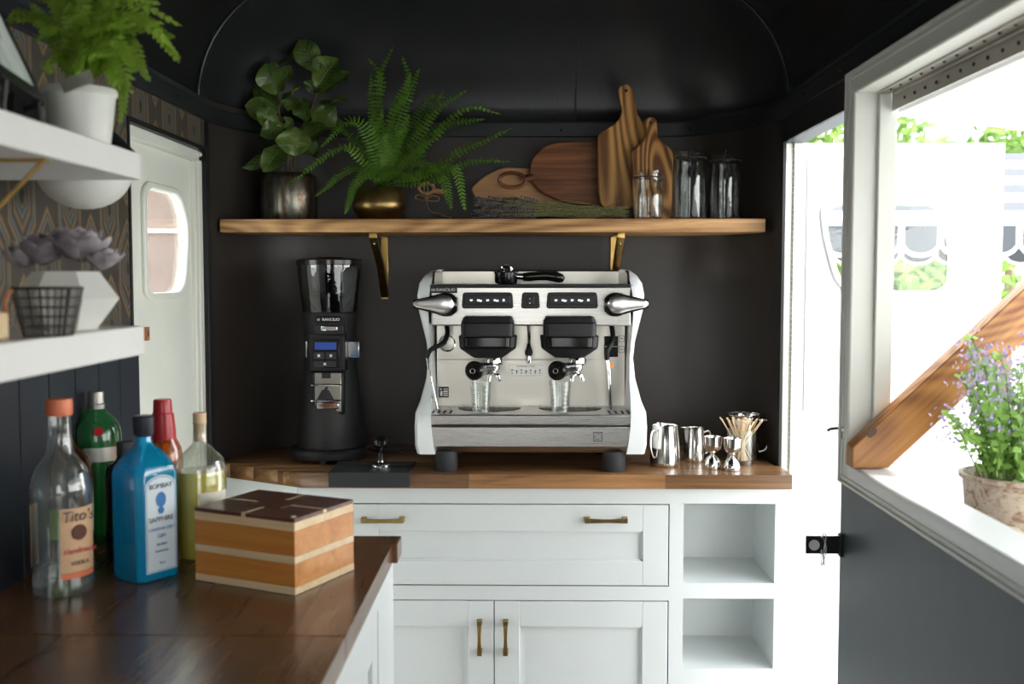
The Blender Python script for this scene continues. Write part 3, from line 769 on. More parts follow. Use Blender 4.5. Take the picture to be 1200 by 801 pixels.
# left cabinet
lc = thing('side_cabinet', 'pale grey-white cabinet run under the left worktop', 'cabinet', (-.55, 1.3, 0))
SX = -.262
MB().box(XL+.016, SX-.02, .6, 2.035, .05, zt).build('carcass', M['cab'], lc)
ff = MB().box(SX-.02, SX, 1.83, 2.035, .05, zt).box(SX-.02, SX, .65, 1.19, zt-.04, zt).box(SX-.02, SX, 1.24, 1.83, zt-.04, zt).box(SX-.02, SX, .65, 1.19, .05, .10).box(SX-.02, SX, 1.24, 1.83, .05, .10).box(SX-.02, SX, 1.19, 1.24, .05, zt).box(SX-.02, SX, .6, .65, .05, zt)
ff.build('face_frame', M['cab'], lc, bevel=.001)
for y0, y1 in ((.652, 1.188), (1.242, 1.828)):
    o = MB().box(SX-.018, SX-.002, y0, y0+.06, .102, zt-.042).box(SX-.018, SX-.002, y1-.06, y1, .102, zt-.042).box(SX-.018, SX-.002, y0+.06, y1-.06, .102, .17).box(SX-.018, SX-.002, y0+.06, y1-.06, zt-.11, zt-.042).build('door', M['cab'], lc, bevel=.001)
    MB().box(SX-.017, SX-.010, y0+.06, y1-.06, .17, zt-.11).build('panel', M['cab'], o)

# ================================================================== BACK SHELF
SZ = 1.581; ST = .037; SY = 2.92
sh = thing('wall_shelf', 'long pale oak wall shelf on the back wall with plants and boards', 'shelf', (-.1, 3.05, SZ-ST))
pts = [(-.849, SY)] + [(x, y) for x, y in plan(off=-.008, n=12) if y > 2.935 and x > -.849 and x < .656] + [(.652, SY)]
MB().poly([(x, y, SZ-ST) for x, y in pts], (0, 0, ST)).build('shelf_board', M['shelfwood'], sh, bevel=.002)
for bxp, ytop, ybot in ((440, 272, 357), (726, 272, 330)):
    c0 = at(bxp, 300, 3.0)
    x = c0.x
    mb = MB().box(x-.011, x+.011, SY+.03, 3.19, SZ-ST-.004, SZ-ST)
    mb.box(x-.011, x+.011, 3.190, 3.196, SZ-ST-.19, SZ-ST)
    mb.loft([[(x-.011, SY+.035, SZ-ST-.014), (x+.011, SY+.035, SZ-ST-.014), (x+.011, SY+.035, SZ-ST-.003), (x-.011, SY+.035, SZ-ST-.003)],
             [(x-.011, 3.10, SZ-ST-.095), (x+.011, 3.10, SZ-ST-.095), (x+.011, 3.105, SZ-ST-.083), (x-.011, 3.105, SZ-ST-.083)],
             [(x-.011, 3.186, SZ-ST-.185), (x+.011, 3.186, SZ-ST-.185), (x+.011, 3.192, SZ-ST-.165), (x-.011, 3.192, SZ-ST-.165)]])
    o = mb.build('bracket', M['brass'], sh, bevel=.0015)
    MB().sphere((x, 3.186, SZ-ST-.176), .004, 8, 6).sphere((x, SY+.06, SZ-ST-.03), .0035, 8, 6).build('screw', M['dull'], o)
# ---------------- fiddle-leaf fig
fp0 = at(339, 255, 3.06)
fx, fy = fp0.x, 3.06
pt = thing('metal_pot', 'patinated silver-brown metal cylinder pot at the left end of the wall shelf', 'pot', (fx, fy, SZ))
MB().lathe([(.078, 0), (.0805, .004), (.0805, .120), (.079, .124), (.074, .132), (.062, .137), (.060, .150), (.056, .150), (.056, .120), (.001, .118)], (fx, fy, SZ), 40, cap=False).build('pot_body', M['potmetal'], pt)
MB().lathe([(.0565, .124), (.001, .128)], (fx, fy, SZ), 20).build('soil', M['soil'], pt)
fg = thing('fiddle_leaf_fig', 'fiddle-leaf fig with broad dark green leaves in the metal pot', 'plant', (fx, fy, SZ+.12))
def Z5(u, v, Y): return at(240+u/3.0806, 20+v/3.0806, Y)
s1 = spline([(fx-.01, fy, SZ+.12), Z5(300, 470, fy), Z5(270, 360, fy), Z5(262, 280, fy), Z5(255, 170, fy+.02)], 5)
s2 = spline([(fx+.012, fy+.01, SZ+.12), Z5(330, 450, fy+.03), Z5(385, 330, fy+.04), Z5(410, 230, fy+.03), Z5(395, 110, fy+.03)], 5)
MB().tube(s1, .0035, 8).tube(s2, .0035, 8).build('stem', M['stem'], fg)
def leaf(base, tip, wid, roll, cup, par, mat=M['figleaf'], vein=M['figvein'], droop=.12):
    base, tip = Vector(base), Vector(tip); d_ = tip-base; L_ = d_.length; d_ = d_/L_
    view = Vector((0, -1, .15)); side = d_.cross(view).normalized(); nr = side.cross(d_).normalized()
    side, nr = side*math.cos(roll)+nr*math.sin(roll), nr*math.cos(roll)-side*math.sin(roll)
    n, m = 9, 6; vs = []; fs = []
    for i in range(n+1):
        t = i/n
        wv = wid*(.10+.62*math.sin(PI*min(1, t*1.02))**.8*(.55+.75*t) if t < 1 else .03)
        if t > .9: wv *= .75
        if i == 0: wv = wid*.06
        wav = .012*math.sin(t*11+roll*5)
        for j in range(m+1):
            s = j/m*2-1
            p = base+d_*L_*t+side*wv*s*.62+nr*(cup*wid*abs(s)**1.6*wv/wid-droop*L_*t*t+wav*abs(s)*.6)
            vs.append(p)
    for i in range(n):
        for j in range(m):
            a_ = i*(m+1)+j; fs.append((a_, a_+1, a_+m+2, a_+m+1))
    for v_ in vs: v_.y = min(v_.y, 3.185)
    o = MB().add(vs, fs).build('leaf', mat, par, angle=180)
    if vein:
        mid = [vs[i*(m+1)+m//2]+nr*.0006 for i in range(n+1)]
        mb = MB().tube(mid, [.0013*(1-.7*i/n) for i in range(n+1)], 4)
        for i in (2, 3, 4, 5, 6, 7):
            for e in (0, m):
                a_ = mid[i-1]; b_ = vs[min(n, i+1)*(m+1)+e]; c_ = a_.lerp(b_, .85)
                mb.tube([a_, vs[i*(m+1)+(m//2+(1 if e else -1))]+nr*.0008, c_+nr*.0008], [.0007, .0006, .0003], 3)
        mb.build('vein', vein, o)
# (base u,v, tip u,v, width px, roll, depth offsets)
FL = [(262, 280, 215, 170, 95, .0, 0, -.03), (262, 275, 305, 172, 80, .5, 0, -.02), (268, 320, 335, 245, 45, .9, -.01, -.05), (262, 330, 180, 240, 70, -.3, .01, .02),
      (268, 345, 145, 320, 80, .3, 0, -.03), (268, 380, 190, 345, 70, .2, -.01, -.05), (290, 400, 208, 420, 75, .1, 0, -.05), (290, 455, 215, 545, 75, .2, 0, -.08),
      (300, 470, 140, 552, 52, .9, 0, -.04), (330, 500, 320, 400, 120, 0, -.03, -.06), (345, 470, 430, 385, 90, .6, 0, -.03), (300, 340, 330, 290, 80, .2, .02, .03),
      (262, 180, 185, 108, 45, .8, .02, .02), (262, 180, 300, 75, 115, .2, .04, .06), (415, 200, 335, 80, 90, .1, .02, .0), (405, 255, 470, 145, 110, .1, .02, .0), 
      (410, 280, 515, 190, 90, .5, .04, .05), (400, 230, 375, 270, 60, .3, .02, .02), (390, 330, 505, 285, 55, 1.0, .02, -.03), (385, 330, 470, 390, 100, .2, .05, .05),
      (370, 380, 345, 290, 75, .5, .03, .02), (345, 440, 400, 500, 70, .7, .02, 0), (290, 400, 315, 372, 50, .3, -.01, -.03), (330, 480, 260, 500, 60, .2, .02, .02), (360, 400, 500, 370, 90, .4, .05, .07)]
for bu, bv_, tu, tv, wpx, roll, d0, d1_ in FL:
    leaf(Z5(bu, bv_, fy+d0), Z5(tu, tv, fy+d1_), wpx/3.0806*fy/F*1.25, roll, .22, fg)
# ---------------- fern generator
def frond(pts, par, mat, wmax, n=26, curl=.25, pin_w=.34, name='frond'):
    "one arching frond: rachis plus two rows of narrow pinnae"
    cv = spline(pts, 8); Ls = [0]
    for i in range(1, len(cv)): Ls.append(Ls[-1]+(cv[i]-cv[i-1]).length)
    T = Ls[-1]
    def pos(s):
        s = max(0, min(T*.9999, s)); i = 0
        while Ls[i+1] < s: i += 1
        t = (s-Ls[i])/(Ls[i+1]-Ls[i]); return cv[i].lerp(cv[i+1], t), (cv[i+1]-cv[i]).normalized()
    mb = MB().tube(cv[::2] if len(cv) % 2 else cv, .0011, 4)
    for k in range(n):
        t = .12+.88*k/n; p, d_ = pos(T*t); wv = wmax*min(1, (t-.05)*4)*(1-t**2.6)**.8+.003
        side = d_.cross(Vector((0, -.8, .6))); side = side.normalized() if side.length > 1e-4 else Vector((1, 0, 0)); up = side.cross(d_).normalized()
        gap = T*.88/n
        for s in (1, -1):
            v = (side*s + d_*.32 + up*random.uniform(-.25, .25) - Vector((0, 0, curl))).normalized(); hw = gap*pin_w
            a_ = p; e = p+v*wv*random.uniform(.88, 1.08); m1 = p+v*wv*.5-Vector((0, 0, wv*.03))
            mb.add([a_-d_*hw*.6, a_+d_*hw*.6, m1+d_*hw, e, m1-d_*hw], [(0, 1, 2, 4), (4, 2, 3)])
    for v_ in mb.v:
        v_.y = min(v_.y, 3.18)
    return mb.build(name, mat, par, angle=180)
bp = at(444.5, 254, 3.03); bxx, byy = bp.x, 3.03
bpot = thing('brass_bowl', 'squat brass bowl holding the fern on the wall shelf', 'pot', (bxx, byy, SZ))
MB().lathe([(.045, 0), (.055, .004), (.073, .030), (.0765, .042), (.075, .052), (.067, .090), (.065, .092), (.063, .090), (.070, .05), (.001, .045)], (bxx, byy, SZ), 44, cap=False).build('bowl', M['brassold'], bpot)
MB().lathe([(.064, .078), (.001, .084)], (bxx, byy, SZ), 20).build('soil', M['soil'], bpot)
fn = thing('boston_fern', 'bright green fern with arching fronds in the brass bowl', 'plant', (bxx, byy, SZ+.08))
B5 = (640, 590)
FR = [((610, 400), (640, 230), (585, 142), .018, .05), ((625, 380), (625, 230), (680, 108), .02, .05), ((660, 400), (735, 240), (712, 140), .02, .08), ((690, 400), (740, 270), (775, 185), .03, -.02),
      ((665, 440), (690, 330), (745, 200), .026, .02), ((720, 470), (800, 350), (860, 270), .026, .04), ((740, 480), (830, 340), (950, 262), .024, .0), ((760, 480), (860, 390), (1010, 368), .03, -.02),
      ((790, 470), (940, 330), (1068, 350), .018, .03), ((800, 560), (930, 480), (1106, 402), .022, .02), ((820, 590), (960, 520), (1104, 522), .018, -.02), ((800, 560), (900, 540), (940, 700), .026, -.07),
      ((760, 560), (850, 560), (890, 695), .03, -.10), ((600, 440), (530, 370), (418, 470), .026, -.05), ((570, 520), (490, 470), (295, 608), .018, -.06), ((590, 560), (520, 550), (395, 650), .02, -.02),
      ((610, 570), (550, 590), (505, 712), .02, -.09), ((600, 520), (520, 420), (450, 400), .02, .06), ((610, 470), (625, 420), (640, 330), .028, .02), ((680, 480), (710, 420), (740, 350), .03, -.04),
      ((640, 520), (610, 480), (560, 440), .022, .0), ((700, 520), (760, 470), (830, 440), .03, .04), ((700, 540), (780, 520), (850, 560), .03, -.08), ((600, 560), (570, 560), (540, 610), .022, -.09),
      ((660, 540), (650, 480), (655, 420), .028, -.07), ((680, 560), (730, 510), (800, 500), .028, -.09), ((630, 500), (600, 330), (600, 200), .014, .08), ((700, 480), (800, 300), (870, 290), .02, .08), ((620, 570), (700, 560), (780, 590), .028, -.10)]
for m1, m2, e, wv, dd in FR:
    frond([Z5(B5[0]+random.uniform(-20, 20), B5[1]+22, byy+dd*.1), Z5(*m1, byy+dd*.45), Z5(*m2, byy+dd*.8), Z5(*e, byy+dd*1.1)], fn, M['fern'], wv, n=30)
# ---------------- boards on the shelf
def Z6(u, v, Y): return at(580+u/3.3333, 80+v/3.3333, Y)
def slab(pts, Y, t, lean, zb):
    return [Vector((p.x, Y+(p.z-zb)*lean, p.z)) for p in pts]
def board(name, label, pts, Y, t, lean, mat, Zf, r=.01, hole=None, zmin=None):
    P3 = [Zf(u, v, Y) for u, v in pts]; zb = min(p.z for p in P3)
    if zmin is not None:
        for p in P3:
            if p.z < zb+.012: p.z = zmin
    t2 = ring_pts([(p.x, p.z) for p in P3], r, 5)
    cx = sum(p[0] for p in t2)/len(t2); czz = min(p[1] for p in t2)
    root = thing(name, label, 'cutting board', (cx, Y, czz))
    o = MB().poly([(x, Y+(z-czz)*lean, z) for x, z in t2], (0, t, 0)).build('board', mat, root, bevel=.004, angle=50)
    if hole:
        h = Zf(hole[0], hole[1], Y)
        hy = Y+(h.z-czz)*lean
        MB().cyl((h.x, hy-.0006, h.z), (h.x, hy+.001, h.z), .005, n=16).build('hanging_hole', M['ink'], root)
    return root
b1 = board('cutting_board', 'long pale beech board lying behind the lavender, twine on its handle', [(-97, 470), (-50, 425), (-15, 405), (30, 385), (250, 392), (320, 430), (320, 560), (-30, 585), (-60, 540), (-80, 500)], 3.135, .016, .06, M['board_light'], Z6, .03, zmin=SZ+.0005)
# handle loop at its left end
c = Z5(800, 618, 3.14)
MB().tube([Vector((c.x+.020*math.cos(2*PI*k/20)*1.1, 3.141, c.z+.016*math.sin(2*PI*k/20))) for k in range(21)], .005, 8, cap=False).tube([(c.x+.018, 3.142, c.z-.006), (c.x+.06, 3.144, c.z-.012)], .008, 8).build('handle', M['board_light'], b1)
tw = thing('jute_twine', 'loop of jute twine tied to the pale board handle', 'twine', (c.x, 3.13, c.z-.02))
k0 = Z5(800, 660, 3.122)
mb = MB()
for ln in ([(0, 0), (-12, -14), (-34, -18), (-36, -4), (0, 2)], [(0, 0), (18, -14), (44, -10), (40, 4), (2, 3)], [(0, 0), (-8, -36), (0, -64), (6, -30), (0, 0)], [(0, 0), (14, 40), (60, 58), (92, 62)], [(0, 0), (6, 24), (22, 42), (50, 50), (86, 64)]):
    mb.tube(spline([Vector((k0.x+u/3.08*.0025, 3.120-.001*i, max(SZ+.004, k0.z-v/3.08*.0025))) for i, (u, v) in enumerate(ln)], 5), .0016, 6)
mb.build('twine', M['twine'], tw)
b2 = board('cutting_board', 'dark brown rounded board with a ring handle on the wall shelf', [(130, 420), (140, 350), (190, 300), (240, 284), (460, 280), (500, 330), (500, 520), (450, 545), (260, 525), (170, 480)], 3.105, .016, .10, M['board_dark'], Z6, .045)
MB().tube([Z6(68+52*math.cos(2*PI*k/24), 437+29*math.sin(2*PI*k/24), 3.105) for k in range(25)], .0055, 8, cap=False).cyl(Z6(118, 432, 3.107), Z6(150, 428, 3.110), .009, .012).build('ring_handle', M['board_dark'], b2)
b3 = board('cutting_board', 'tall olive-wood paddle board, largest upright board, leaning with a long handle', [(403, 260), (418, 240), (480, 205), (502, 165), (490, 110), (484, 65), (515, 45), (545, 70), (552, 120), (560, 170), (585, 205), (610, 250), (600, 400), (545, 545), (415, 548), (404, 480)], 3.065, .016, .11, M['board_olive'], Z6, .022, hole=(517, 78))
b4 = board('cutting_board', 'small olive-wood paddle board leaning in front of the tall one', [(535, 320), (560, 300), (590, 270), (598, 240), (586, 195), (612, 178), (640, 190), (640, 260), (662, 285), (703, 318), (700, 380), (690, 581), (540, 584), (538, 450)], 3.03, .015, .12, M['board_olive2'], Z6, .018, hole=(614, 206), zmin=SZ+.0005)
# dried lavender bundle
lv = thing('lavender_bundle', 'bundle of dried lavender lying along the wall shelf before the boards', 'dried flowers', (.15, 2.98, SZ))
rl = random.Random(21); sm = MB(); fl_ = MB()
for k in range(150):
    h0_ = rl.uniform(0, 1); zc = SZ+.006+.045*abs(rl.random())*(1-.0)
    xs = Z5(965, 700, 2.98).x+rl.random()**1.3*.14; xs += max(0, zz0-SZ-.03)*1.2 if False else 0; y0_ = rl.uniform(2.945, 3.01); zz0 = SZ+.005+.062*rl.random()**1.5
    tie = Vector((.17+rl.gauss(0, .006), 2.98+rl.gauss(0, .012), SZ+.020+rl.gauss(0, .008)))
    tie.z = max(tie.z, SZ+.004)
    e = Vector((rl.uniform(.24, .285), 2.975+rl.gauss(0, .02), SZ+.006+rl.uniform(0, .030)))
    e.y = max(2.935, min(3.01, e.y))
    if k < 8: e.z += .015
    a_ = Vector((xs, y0_, zz0)); cv = spline([a_, (a_+tie)/2+Vector((0, 0, .004)), tie, e], 3)
    sm.tube(cv, .0009, 4)
    dr_ = (a_-tie).normalized()
    for q in range(9):
        c_ = a_-dr_*q*.006+Vector((rl.gauss(0, .0012), rl.gauss(0, .0012), rl.gauss(0, .0012))); c_.z = max(c_.z, SZ+.003)
        fl_.sphere(c_, rl.uniform(.0018, .0032), 5, 4)
sm.build('stalk', M['lavstem'], lv)['kind'] = 'stuff'; fl_.build('bloom', M['lav'], lv)['kind'] = 'stuff'
# glass jars
def jar(label, pxc, Y, wpx, top, neck, lidh, squat=False):
    c_ = at(pxc, 253, Y); r = wpx/2*Y/F; H = at(pxc, top, Y).z-SZ
    root = thing('glass_jar', label, 'jar', (c_.x, Y, SZ), group=None)
    nr = r*.85; zn = H*neck
    out = [(r*.90, 0), (r, .006), (r, zn-.022), (r*.97, zn-.010), (nr, zn), (nr, H-.022), (nr*1.08, H-.020), (nr*1.08, H-.014), (nr, H-.012), (nr, H-.010)]
    MB().lathe(out, (c_.x, Y, SZ+.0005), 36, cap=False).lathe([(r*.90, .0), (r*.5, .004), (.001, .005)], (c_.x, Y, SZ+.0005), 36, cap=False).build('jar_body', M['glass'], root)
    inn = [(max(.001, a_-.003), b_+.003) for a_, b_ in out]
    MB().lathe(inn, (c_.x, Y, SZ+.0005), 36, cap=False).build('inner_wall', M['glass'], root)
    MB().lathe([(nr*.98, H-.010), (nr*1.12, H-.009), (nr*1.12, H-.002), (nr*.9, H), (.001, H+.001)], (c_.x, Y, SZ+.0005), 36, cap=False).build('lid', M['glass'], root)
    wz = H-.018
    mb = MB().tube([(c_.x+nr*1.1*math.cos(t*PI/12), Y+nr*1.1*math.sin(t*PI/12), SZ+wz) for t in range(25)], .0011, 6, cap=False)
    mb.tube(spline([(c_.x-nr*.2, Y-nr*1.12, SZ+wz-.018), (c_.x-nr*.24, Y-nr*1.12, SZ+wz), (c_.x-nr*.1, Y-nr*.9, SZ+H+.006), (c_.x, Y, SZ+H+.008), (c_.x, Y+nr*1.1, SZ+wz)], 4), .0011, 6)
    mb.build('wire_bail', M['wirem'], root)
jar('short clear glass jar with wire bail standing before the small board', 760, 2.965, 36, 200, .62, .02)
jar('taller clear glass jar with embossed front, middle of the three', 808, 2.99, 40, 178, .74, .02)
jar('tall dim glass jar nearest the right end of the wall shelf', 849, 3.01, 38, 181, .74, .02)

# ================================================================== GRINDER
GY = 2.965; g0 = at(388.5, 530, GY); gx = g0.x
gr = thing('coffee_grinder', 'tall matte black coffee grinder with clear hopper, left on the back worktop', 'coffee grinder', (gx, GY, CT))
def G(u, v, Y=GY): return at(320+u/2.672, 280+v/2.672, Y)
def gz(v, Y=GY): return G(182, v, Y).z-CT
bodyp = [(95, 270, 230), (99, 267, 262), (104, 262, 320), (103, 264, 370), (98, 272, 430), (90, 279, 500), (85, 284, 570), (81, 287, 630), (81, 287, 668)]
prof_ = [((b_-a_)/2/2.672*GY/F, gz(v)) for a_, b_, v in bodyp]
prof_[-1] = (prof_[-1][0], .030)
MB().lathe([(.001, prof_[0][1]+.004), (prof_[0][0]-.004, prof_[0][1]+.004)]+prof_, (gx, GY, CT), 48).build('body', M['blackm'], gr, angle=50)
zt_, zb_ = gz(78), gz(230)
MB().lathe([(prof_[0][0]-.003, zb_+.002), (.0885, zt_-.02), (.0885, zt_)], (gx, GY, CT), 48, cap=False).build('hopper', M['smoke'], gr)
MB().lathe([(.03, zb_+.004), (.060, zb_+.045), (.045, zb_+.055), (.001, zb_+.057)], (gx, GY, CT), 24).build('hopper_throat', M['blackp'], gr)
MB().lathe([(.088, zt_-.004), (.0925, zt_-.002), (.0925, zt_+.010), (.086, zt_+.014), (.04, zt_+.016), (.038, zt_+.019), (.001, zt_+.020)], (gx, GY, CT), 48).build('hopper_lid', M['gloss'], gr)
MB().lathe([(.100, .008), (.108, .010), (.110, .016), (.110, .026), (.104, .034), (.09, .035), (.001, .035)], (gx-.004, GY-.022, CT), 48).build('base', M['blackm'], gr)
for a_ in (30, 150, 210, 270, 330):
    x_, y_ = gx-.004+.085*math.cos(math.radians(a_)), GY-.022+.085*math.sin(math.radians(a_))
    MB().cyl((x_, y_, CT), (x_, y_, CT+.009), .009, .010, 12).build('foot', M['rubber'], gr)
YF_ = GY-.073
def gbox(u0, u1, v0, v1, y0, y1):
    a_ = G(u0, v0, y0); b_ = G(u1, v1, y0); return MB().box(a_.x, b_.x, y0, y1, b_.z, a_.z)
gbox(112, 226, 297, 414, YF_-.016, YF_+.03).build('control_head', M['blackp'], gr, bevel=.005)
gbox(122, 208, 312, 404, YF_-.0175, YF_-.014).build('key_panel', M['gloss'], gr, bevel=.002)
gbox(130, 198, 323, 346, YF_-.019, YF_-.016).build('display', M['lcd'], gr)
for u0, u1, v0, v1 in ((126, 160, 354, 376), (164, 198, 354, 376), (126, 160, 381, 401), (164, 198, 381, 401)):
    k = gbox(u0, u1, v0, v1, YF_-.019, YF_-.016).build('key', M['rubber'], gr, bevel=.001)
for u, v in ((143, 365), (181, 365), (162, 391)):
    gbox(u-4, u+4, v-4, v+4, YF_-.0196, YF_-.018).build('key_symbol', M['print'], gr)
gbox(118, 224, 412, 552, YF_-.006, YF_+.03).build('chute_frame', M['blackp'], gr, bevel=.008)
gbox(130, 214, 418, 540, YF_-.0075, YF_-.004).build('chute_plate', M['steelv'], gr, bevel=.002)
gbox(152, 180, 418, 436, YF_-.012, YF_-.004).build('chute', M['blackm'], gr, bevel=.001)
p = G(168, 466, YF_-.01)
MB().cyl((p.x, YF_-.016, p.z), (p.x, YF_-.006, p.z), .004).build('button', M['ink'], gr)
for v, L_ in ((457, .03), (505, .036)):
    a_, b_ = G(122, v, YF_-.02), G(208, v+2, YF_-.02)
    MB().tube([(b_.x, YF_-.004, a_.z), (b_.x, YF_-.012-L_*.3, a_.z), ((a_.x+b_.x)/2, YF_-.012-L_*.5, a_.z+.001), (a_.x, YF_-.012-L_*.4, a_.z), (a_.x, YF_-.004, a_.z)], .0028, 8).build('fork', M['chrome'], gr)
gbox(136, 206, 512, 532, YF_-.022, YF_-.004).build('fork_rest', M['chrome'], gr, bevel=.003)
gbox(128, 222, 268, 300, YF_-.004, YF_+.02).build('adjuster_slot', M['ink'], gr, bevel=.003)
gbox(148, 202, 271, 288, YF_-.012, YF_+.01).build('adjuster_knob', M['chrome'], gr, bevel=.003)
for u0, u1, m_ in ((101, 111, 'chrome'), (233, 270, 'chrome')):
    gbox(u0, u1, 320, 371, YF_+.030, YF_+.045).build('side_clip', M[m_], gr, bevel=.002)
gbox(133, 212, 241, 263, YF_-.0085, YF_+.01).build('badge', M['gloss'], gr, bevel=.001)
p = G(181, 252, YF_-.0095); text('RANCILIO', .0105, (p.x, YF_-.0092, p.z), M['print'], gr, name='lettering')
p = G(142, 252, YF_-.0095)
for dx_, dz_ in ((-.0018, .0018), (.0018, .0018), (-.0018, -.0018), (.0018, -.0018)):
    pass
MB().tube([(p.x+.0035*math.cos(k*PI/4), YF_-.0095, p.z+.0035*math.sin(k*PI/4)*(.3 if k % 2 else 1)) for k in range(9)], .0006, 4).build('emblem', M['print'], gr)
cdp = thing('power_cord', 'black power cord lying behind the grinder on the back worktop', 'cord', (gx+.1, 3.0, CT))
MB().tube(spline([(gx+.075, 3.06, CT+.012), (gx+.13, 3.03, CT+.005), (gx+.20, 3.045, CT+.005), (gx+.28, 3.03, CT+.005), (-.25, 3.06, CT+.005)], 6), .004, 8).build('cord', M['rubber'], cdp)
# tamping mat and tamper
ta, tb = at(385, 556, CF-.006), at(480, 556, CF-.006)
tm = thing('tamping_mat', 'black rubber tamping mat hooked over the front edge of the back worktop', 'mat', (-.43, 2.78, CT))
MB().box(ta.x, tb.x, CF-.006, 2.845, CT, CT+.006).box(ta.x, tb.x, CF-.010, CF-.0005, CT-.033, CT+.006).box(ta.x, tb.x, 2.80, 2.845, CT+.006, CT+.009).build('mat', M['rubber'], tm, bevel=.0015)
tpx = at(446, 550, 2.75)
tp = thing('tamper', 'chrome tamper with black ball handle standing on the tamping mat', 'tamper', (tpx.x, 2.755, CT+.0062))
c_ = (tpx.x, 2.755, CT+.0062)
MB().lathe([(.026, 0), (.0265, .004), (.026, .010), (.020, .014), (.010, .017), (.0085, .022), (.001, .023)], c_, 32).build('tamper_base', M['chrome'], tp)
MB().lathe([(.009, .021), (.008, .030), (.0075, .040), (.010, .050), (.017, .057), (.021, .066), (.021, .074), (.016, .081), (.008, .084), (.001, .085)], c_, 28).build('handle', M['gloss'], tp)

# ================================================================== ESPRESSO MACHINE
mx = at(621, 540, 2.74).x
em = thing('espresso_machine', 'two-group espresso machine in brushed steel with white side panels', 'espresso machine', (mx, 2.95, CT))
def E(u, v, Y): return at(470+u/2.861, 290+v/2.861, Y)
def ebox(u0, u1, v0, v1, y0, y1):
    a_ = E(u0, v0, y0); b_ = E(u1, v1, y0); return MB().box(a_.x, b_.x, y0, y1, b_.z, a_.z)
YP = 2.755; YS = 2.93; YBK = 3.10; YT = 2.735
# side panels: lofted from height levels (u_out, u_in, v, yfront)
lv_ = [(104, 108, 70, 2.90), (84, 106, 76, 2.85), (66, 102, 95, 2.80), (55, 98, 120, 2.76), (50, 93, 160, 2.745), (54, 90, 210, 2.75), (64, 90, 262, 2.77), (74, 92, 320, 2.80),
       (78, 94, 380, 2.82), (72, 96, 450, 2.81), (58, 98, 520, 2.76), (45, 100, 555, 2.735), (43, 102, 600, 2.728), (45, 110, 660, 2.726), (52, 116, 690, 2.728)]
def side(mir):
    secs = []
    for uo, ui, v, yf in lv_:
        if mir: uo, ui = 870-uo, 870-ui
        a_ = E(uo, v, 2.74); b_ = E(ui, v, 2.74); s = -1 if not mir else 1
        secs.append([(b_.x, yf, a_.z), (a_.x-s*.010, yf+.0, a_.z), (a_.x-s*.002, yf+.010, a_.z), (a_.x, yf+.03, a_.z), (a_.x, YBK, a_.z), (b_.x, YBK, a_.z)])
    return MB().loft(secs)
side(False).build('side_panel', M['white'], em, angle=50); side(True).build('side_panel', M['white'], em, angle=50)
# body shell
a_, b_ = E(100, 125, YP), E(772, 125, YP); zT = a_.z
zL = E(100, 262, YP).z; zTr = E(100, 560, YT).z
zSt = E(100, 545, YS).z
MB().box(a_.x, b_.x, YP, YBK-.01, zL, zT-.004).build('upper_housing', M['steel'], em, bevel=.004)
MB().box(a_.x-.004, b_.x+.004, YP+.002, YBK-.01, zT-.004, zT).build('top_trim', M['blackp'], em)
MB().box(a_.x, b_.x, YS, YBK-.01, zTr-.02, zL).build('splash_panel', M['steelv'], em)
MB().box(a_.x, b_.x, YS-.004, YS, E(100, 376, YS).z-.001, E(100, 372, YS).z).build('panel_seam', M['dull'], em)
# cup rail
c0, c1 = E(108, 78, 3.07), E(762, 78, 3.07); zR = c0.z
MB().box(a_.x+.002, b_.x-.002, 3.068, 3.073, zT, zR).box(a_.x+.002, a_.x+.006, YP+.05, 3.07, zT, zR-.004).box(b_.x-.006, b_.x-.002, YP+.05, 3.07, zT, zR-.004).build('cup_rail', M['steelv'], em, bevel=.001)
MB().tube([(a_.x+.004, YP+.02, zT+.004), (a_.x+.004, YP+.05, zR-.004), (a_.x+.004, 3.07, zR), (b_.x-.004, 3.07, zR), (b_.x-.004, YP+.05, zR-.004), (b_.x-.004, YP+.02, zT+.004)], .003, 8).build('rail_edge', M['blackp'], em)
# drip tray and base
l0, l1 = E(93, 560, YT), E(778, 560, YT); zA = l0.z; zB = E(93, 594, YT).z; zC = E(100, 600, YT).z; zD = E(110, 665, YT).z; zE = CT+.050
xa, xb = l0.x, l1.x
tray_z = E(430, 560, YT).z
MB().box(xa, xb, YT, YS, zB, tray_z).build('drip_tray', M['steel'], em, bevel=.003)
MB().box(xa+.003, xb-.003, YT+.004, YS, zC, zB).build('tray_gap', M['blackm'], em)
xc, xd = E(100, 600, YT).x, E(772, 600, YT).x; xe, xf_ = E(116, 690, YT).x, E(754, 690, YT).x
MB().loft([[(xc, YT, zC), (xd, YT, zC), (xd, YBK-.02, zC), (xc, YBK-.02, zC)], [(E(110, 665, YT).x, YT-.001, zD), (E(760, 665, YT).x, YT-.001, zD), (E(760, 665, YT).x, YBK-.02, zD), (E(110, 665, YT).x, YBK-.02, zD)],
           [(xe, YT+.012, zE), (xf_, YT+.012, zE), (xf_, YBK-.02, zE), (xe, YBK-.02, zE)]]).build('base_panel', M['steel'], em, bevel=.002)
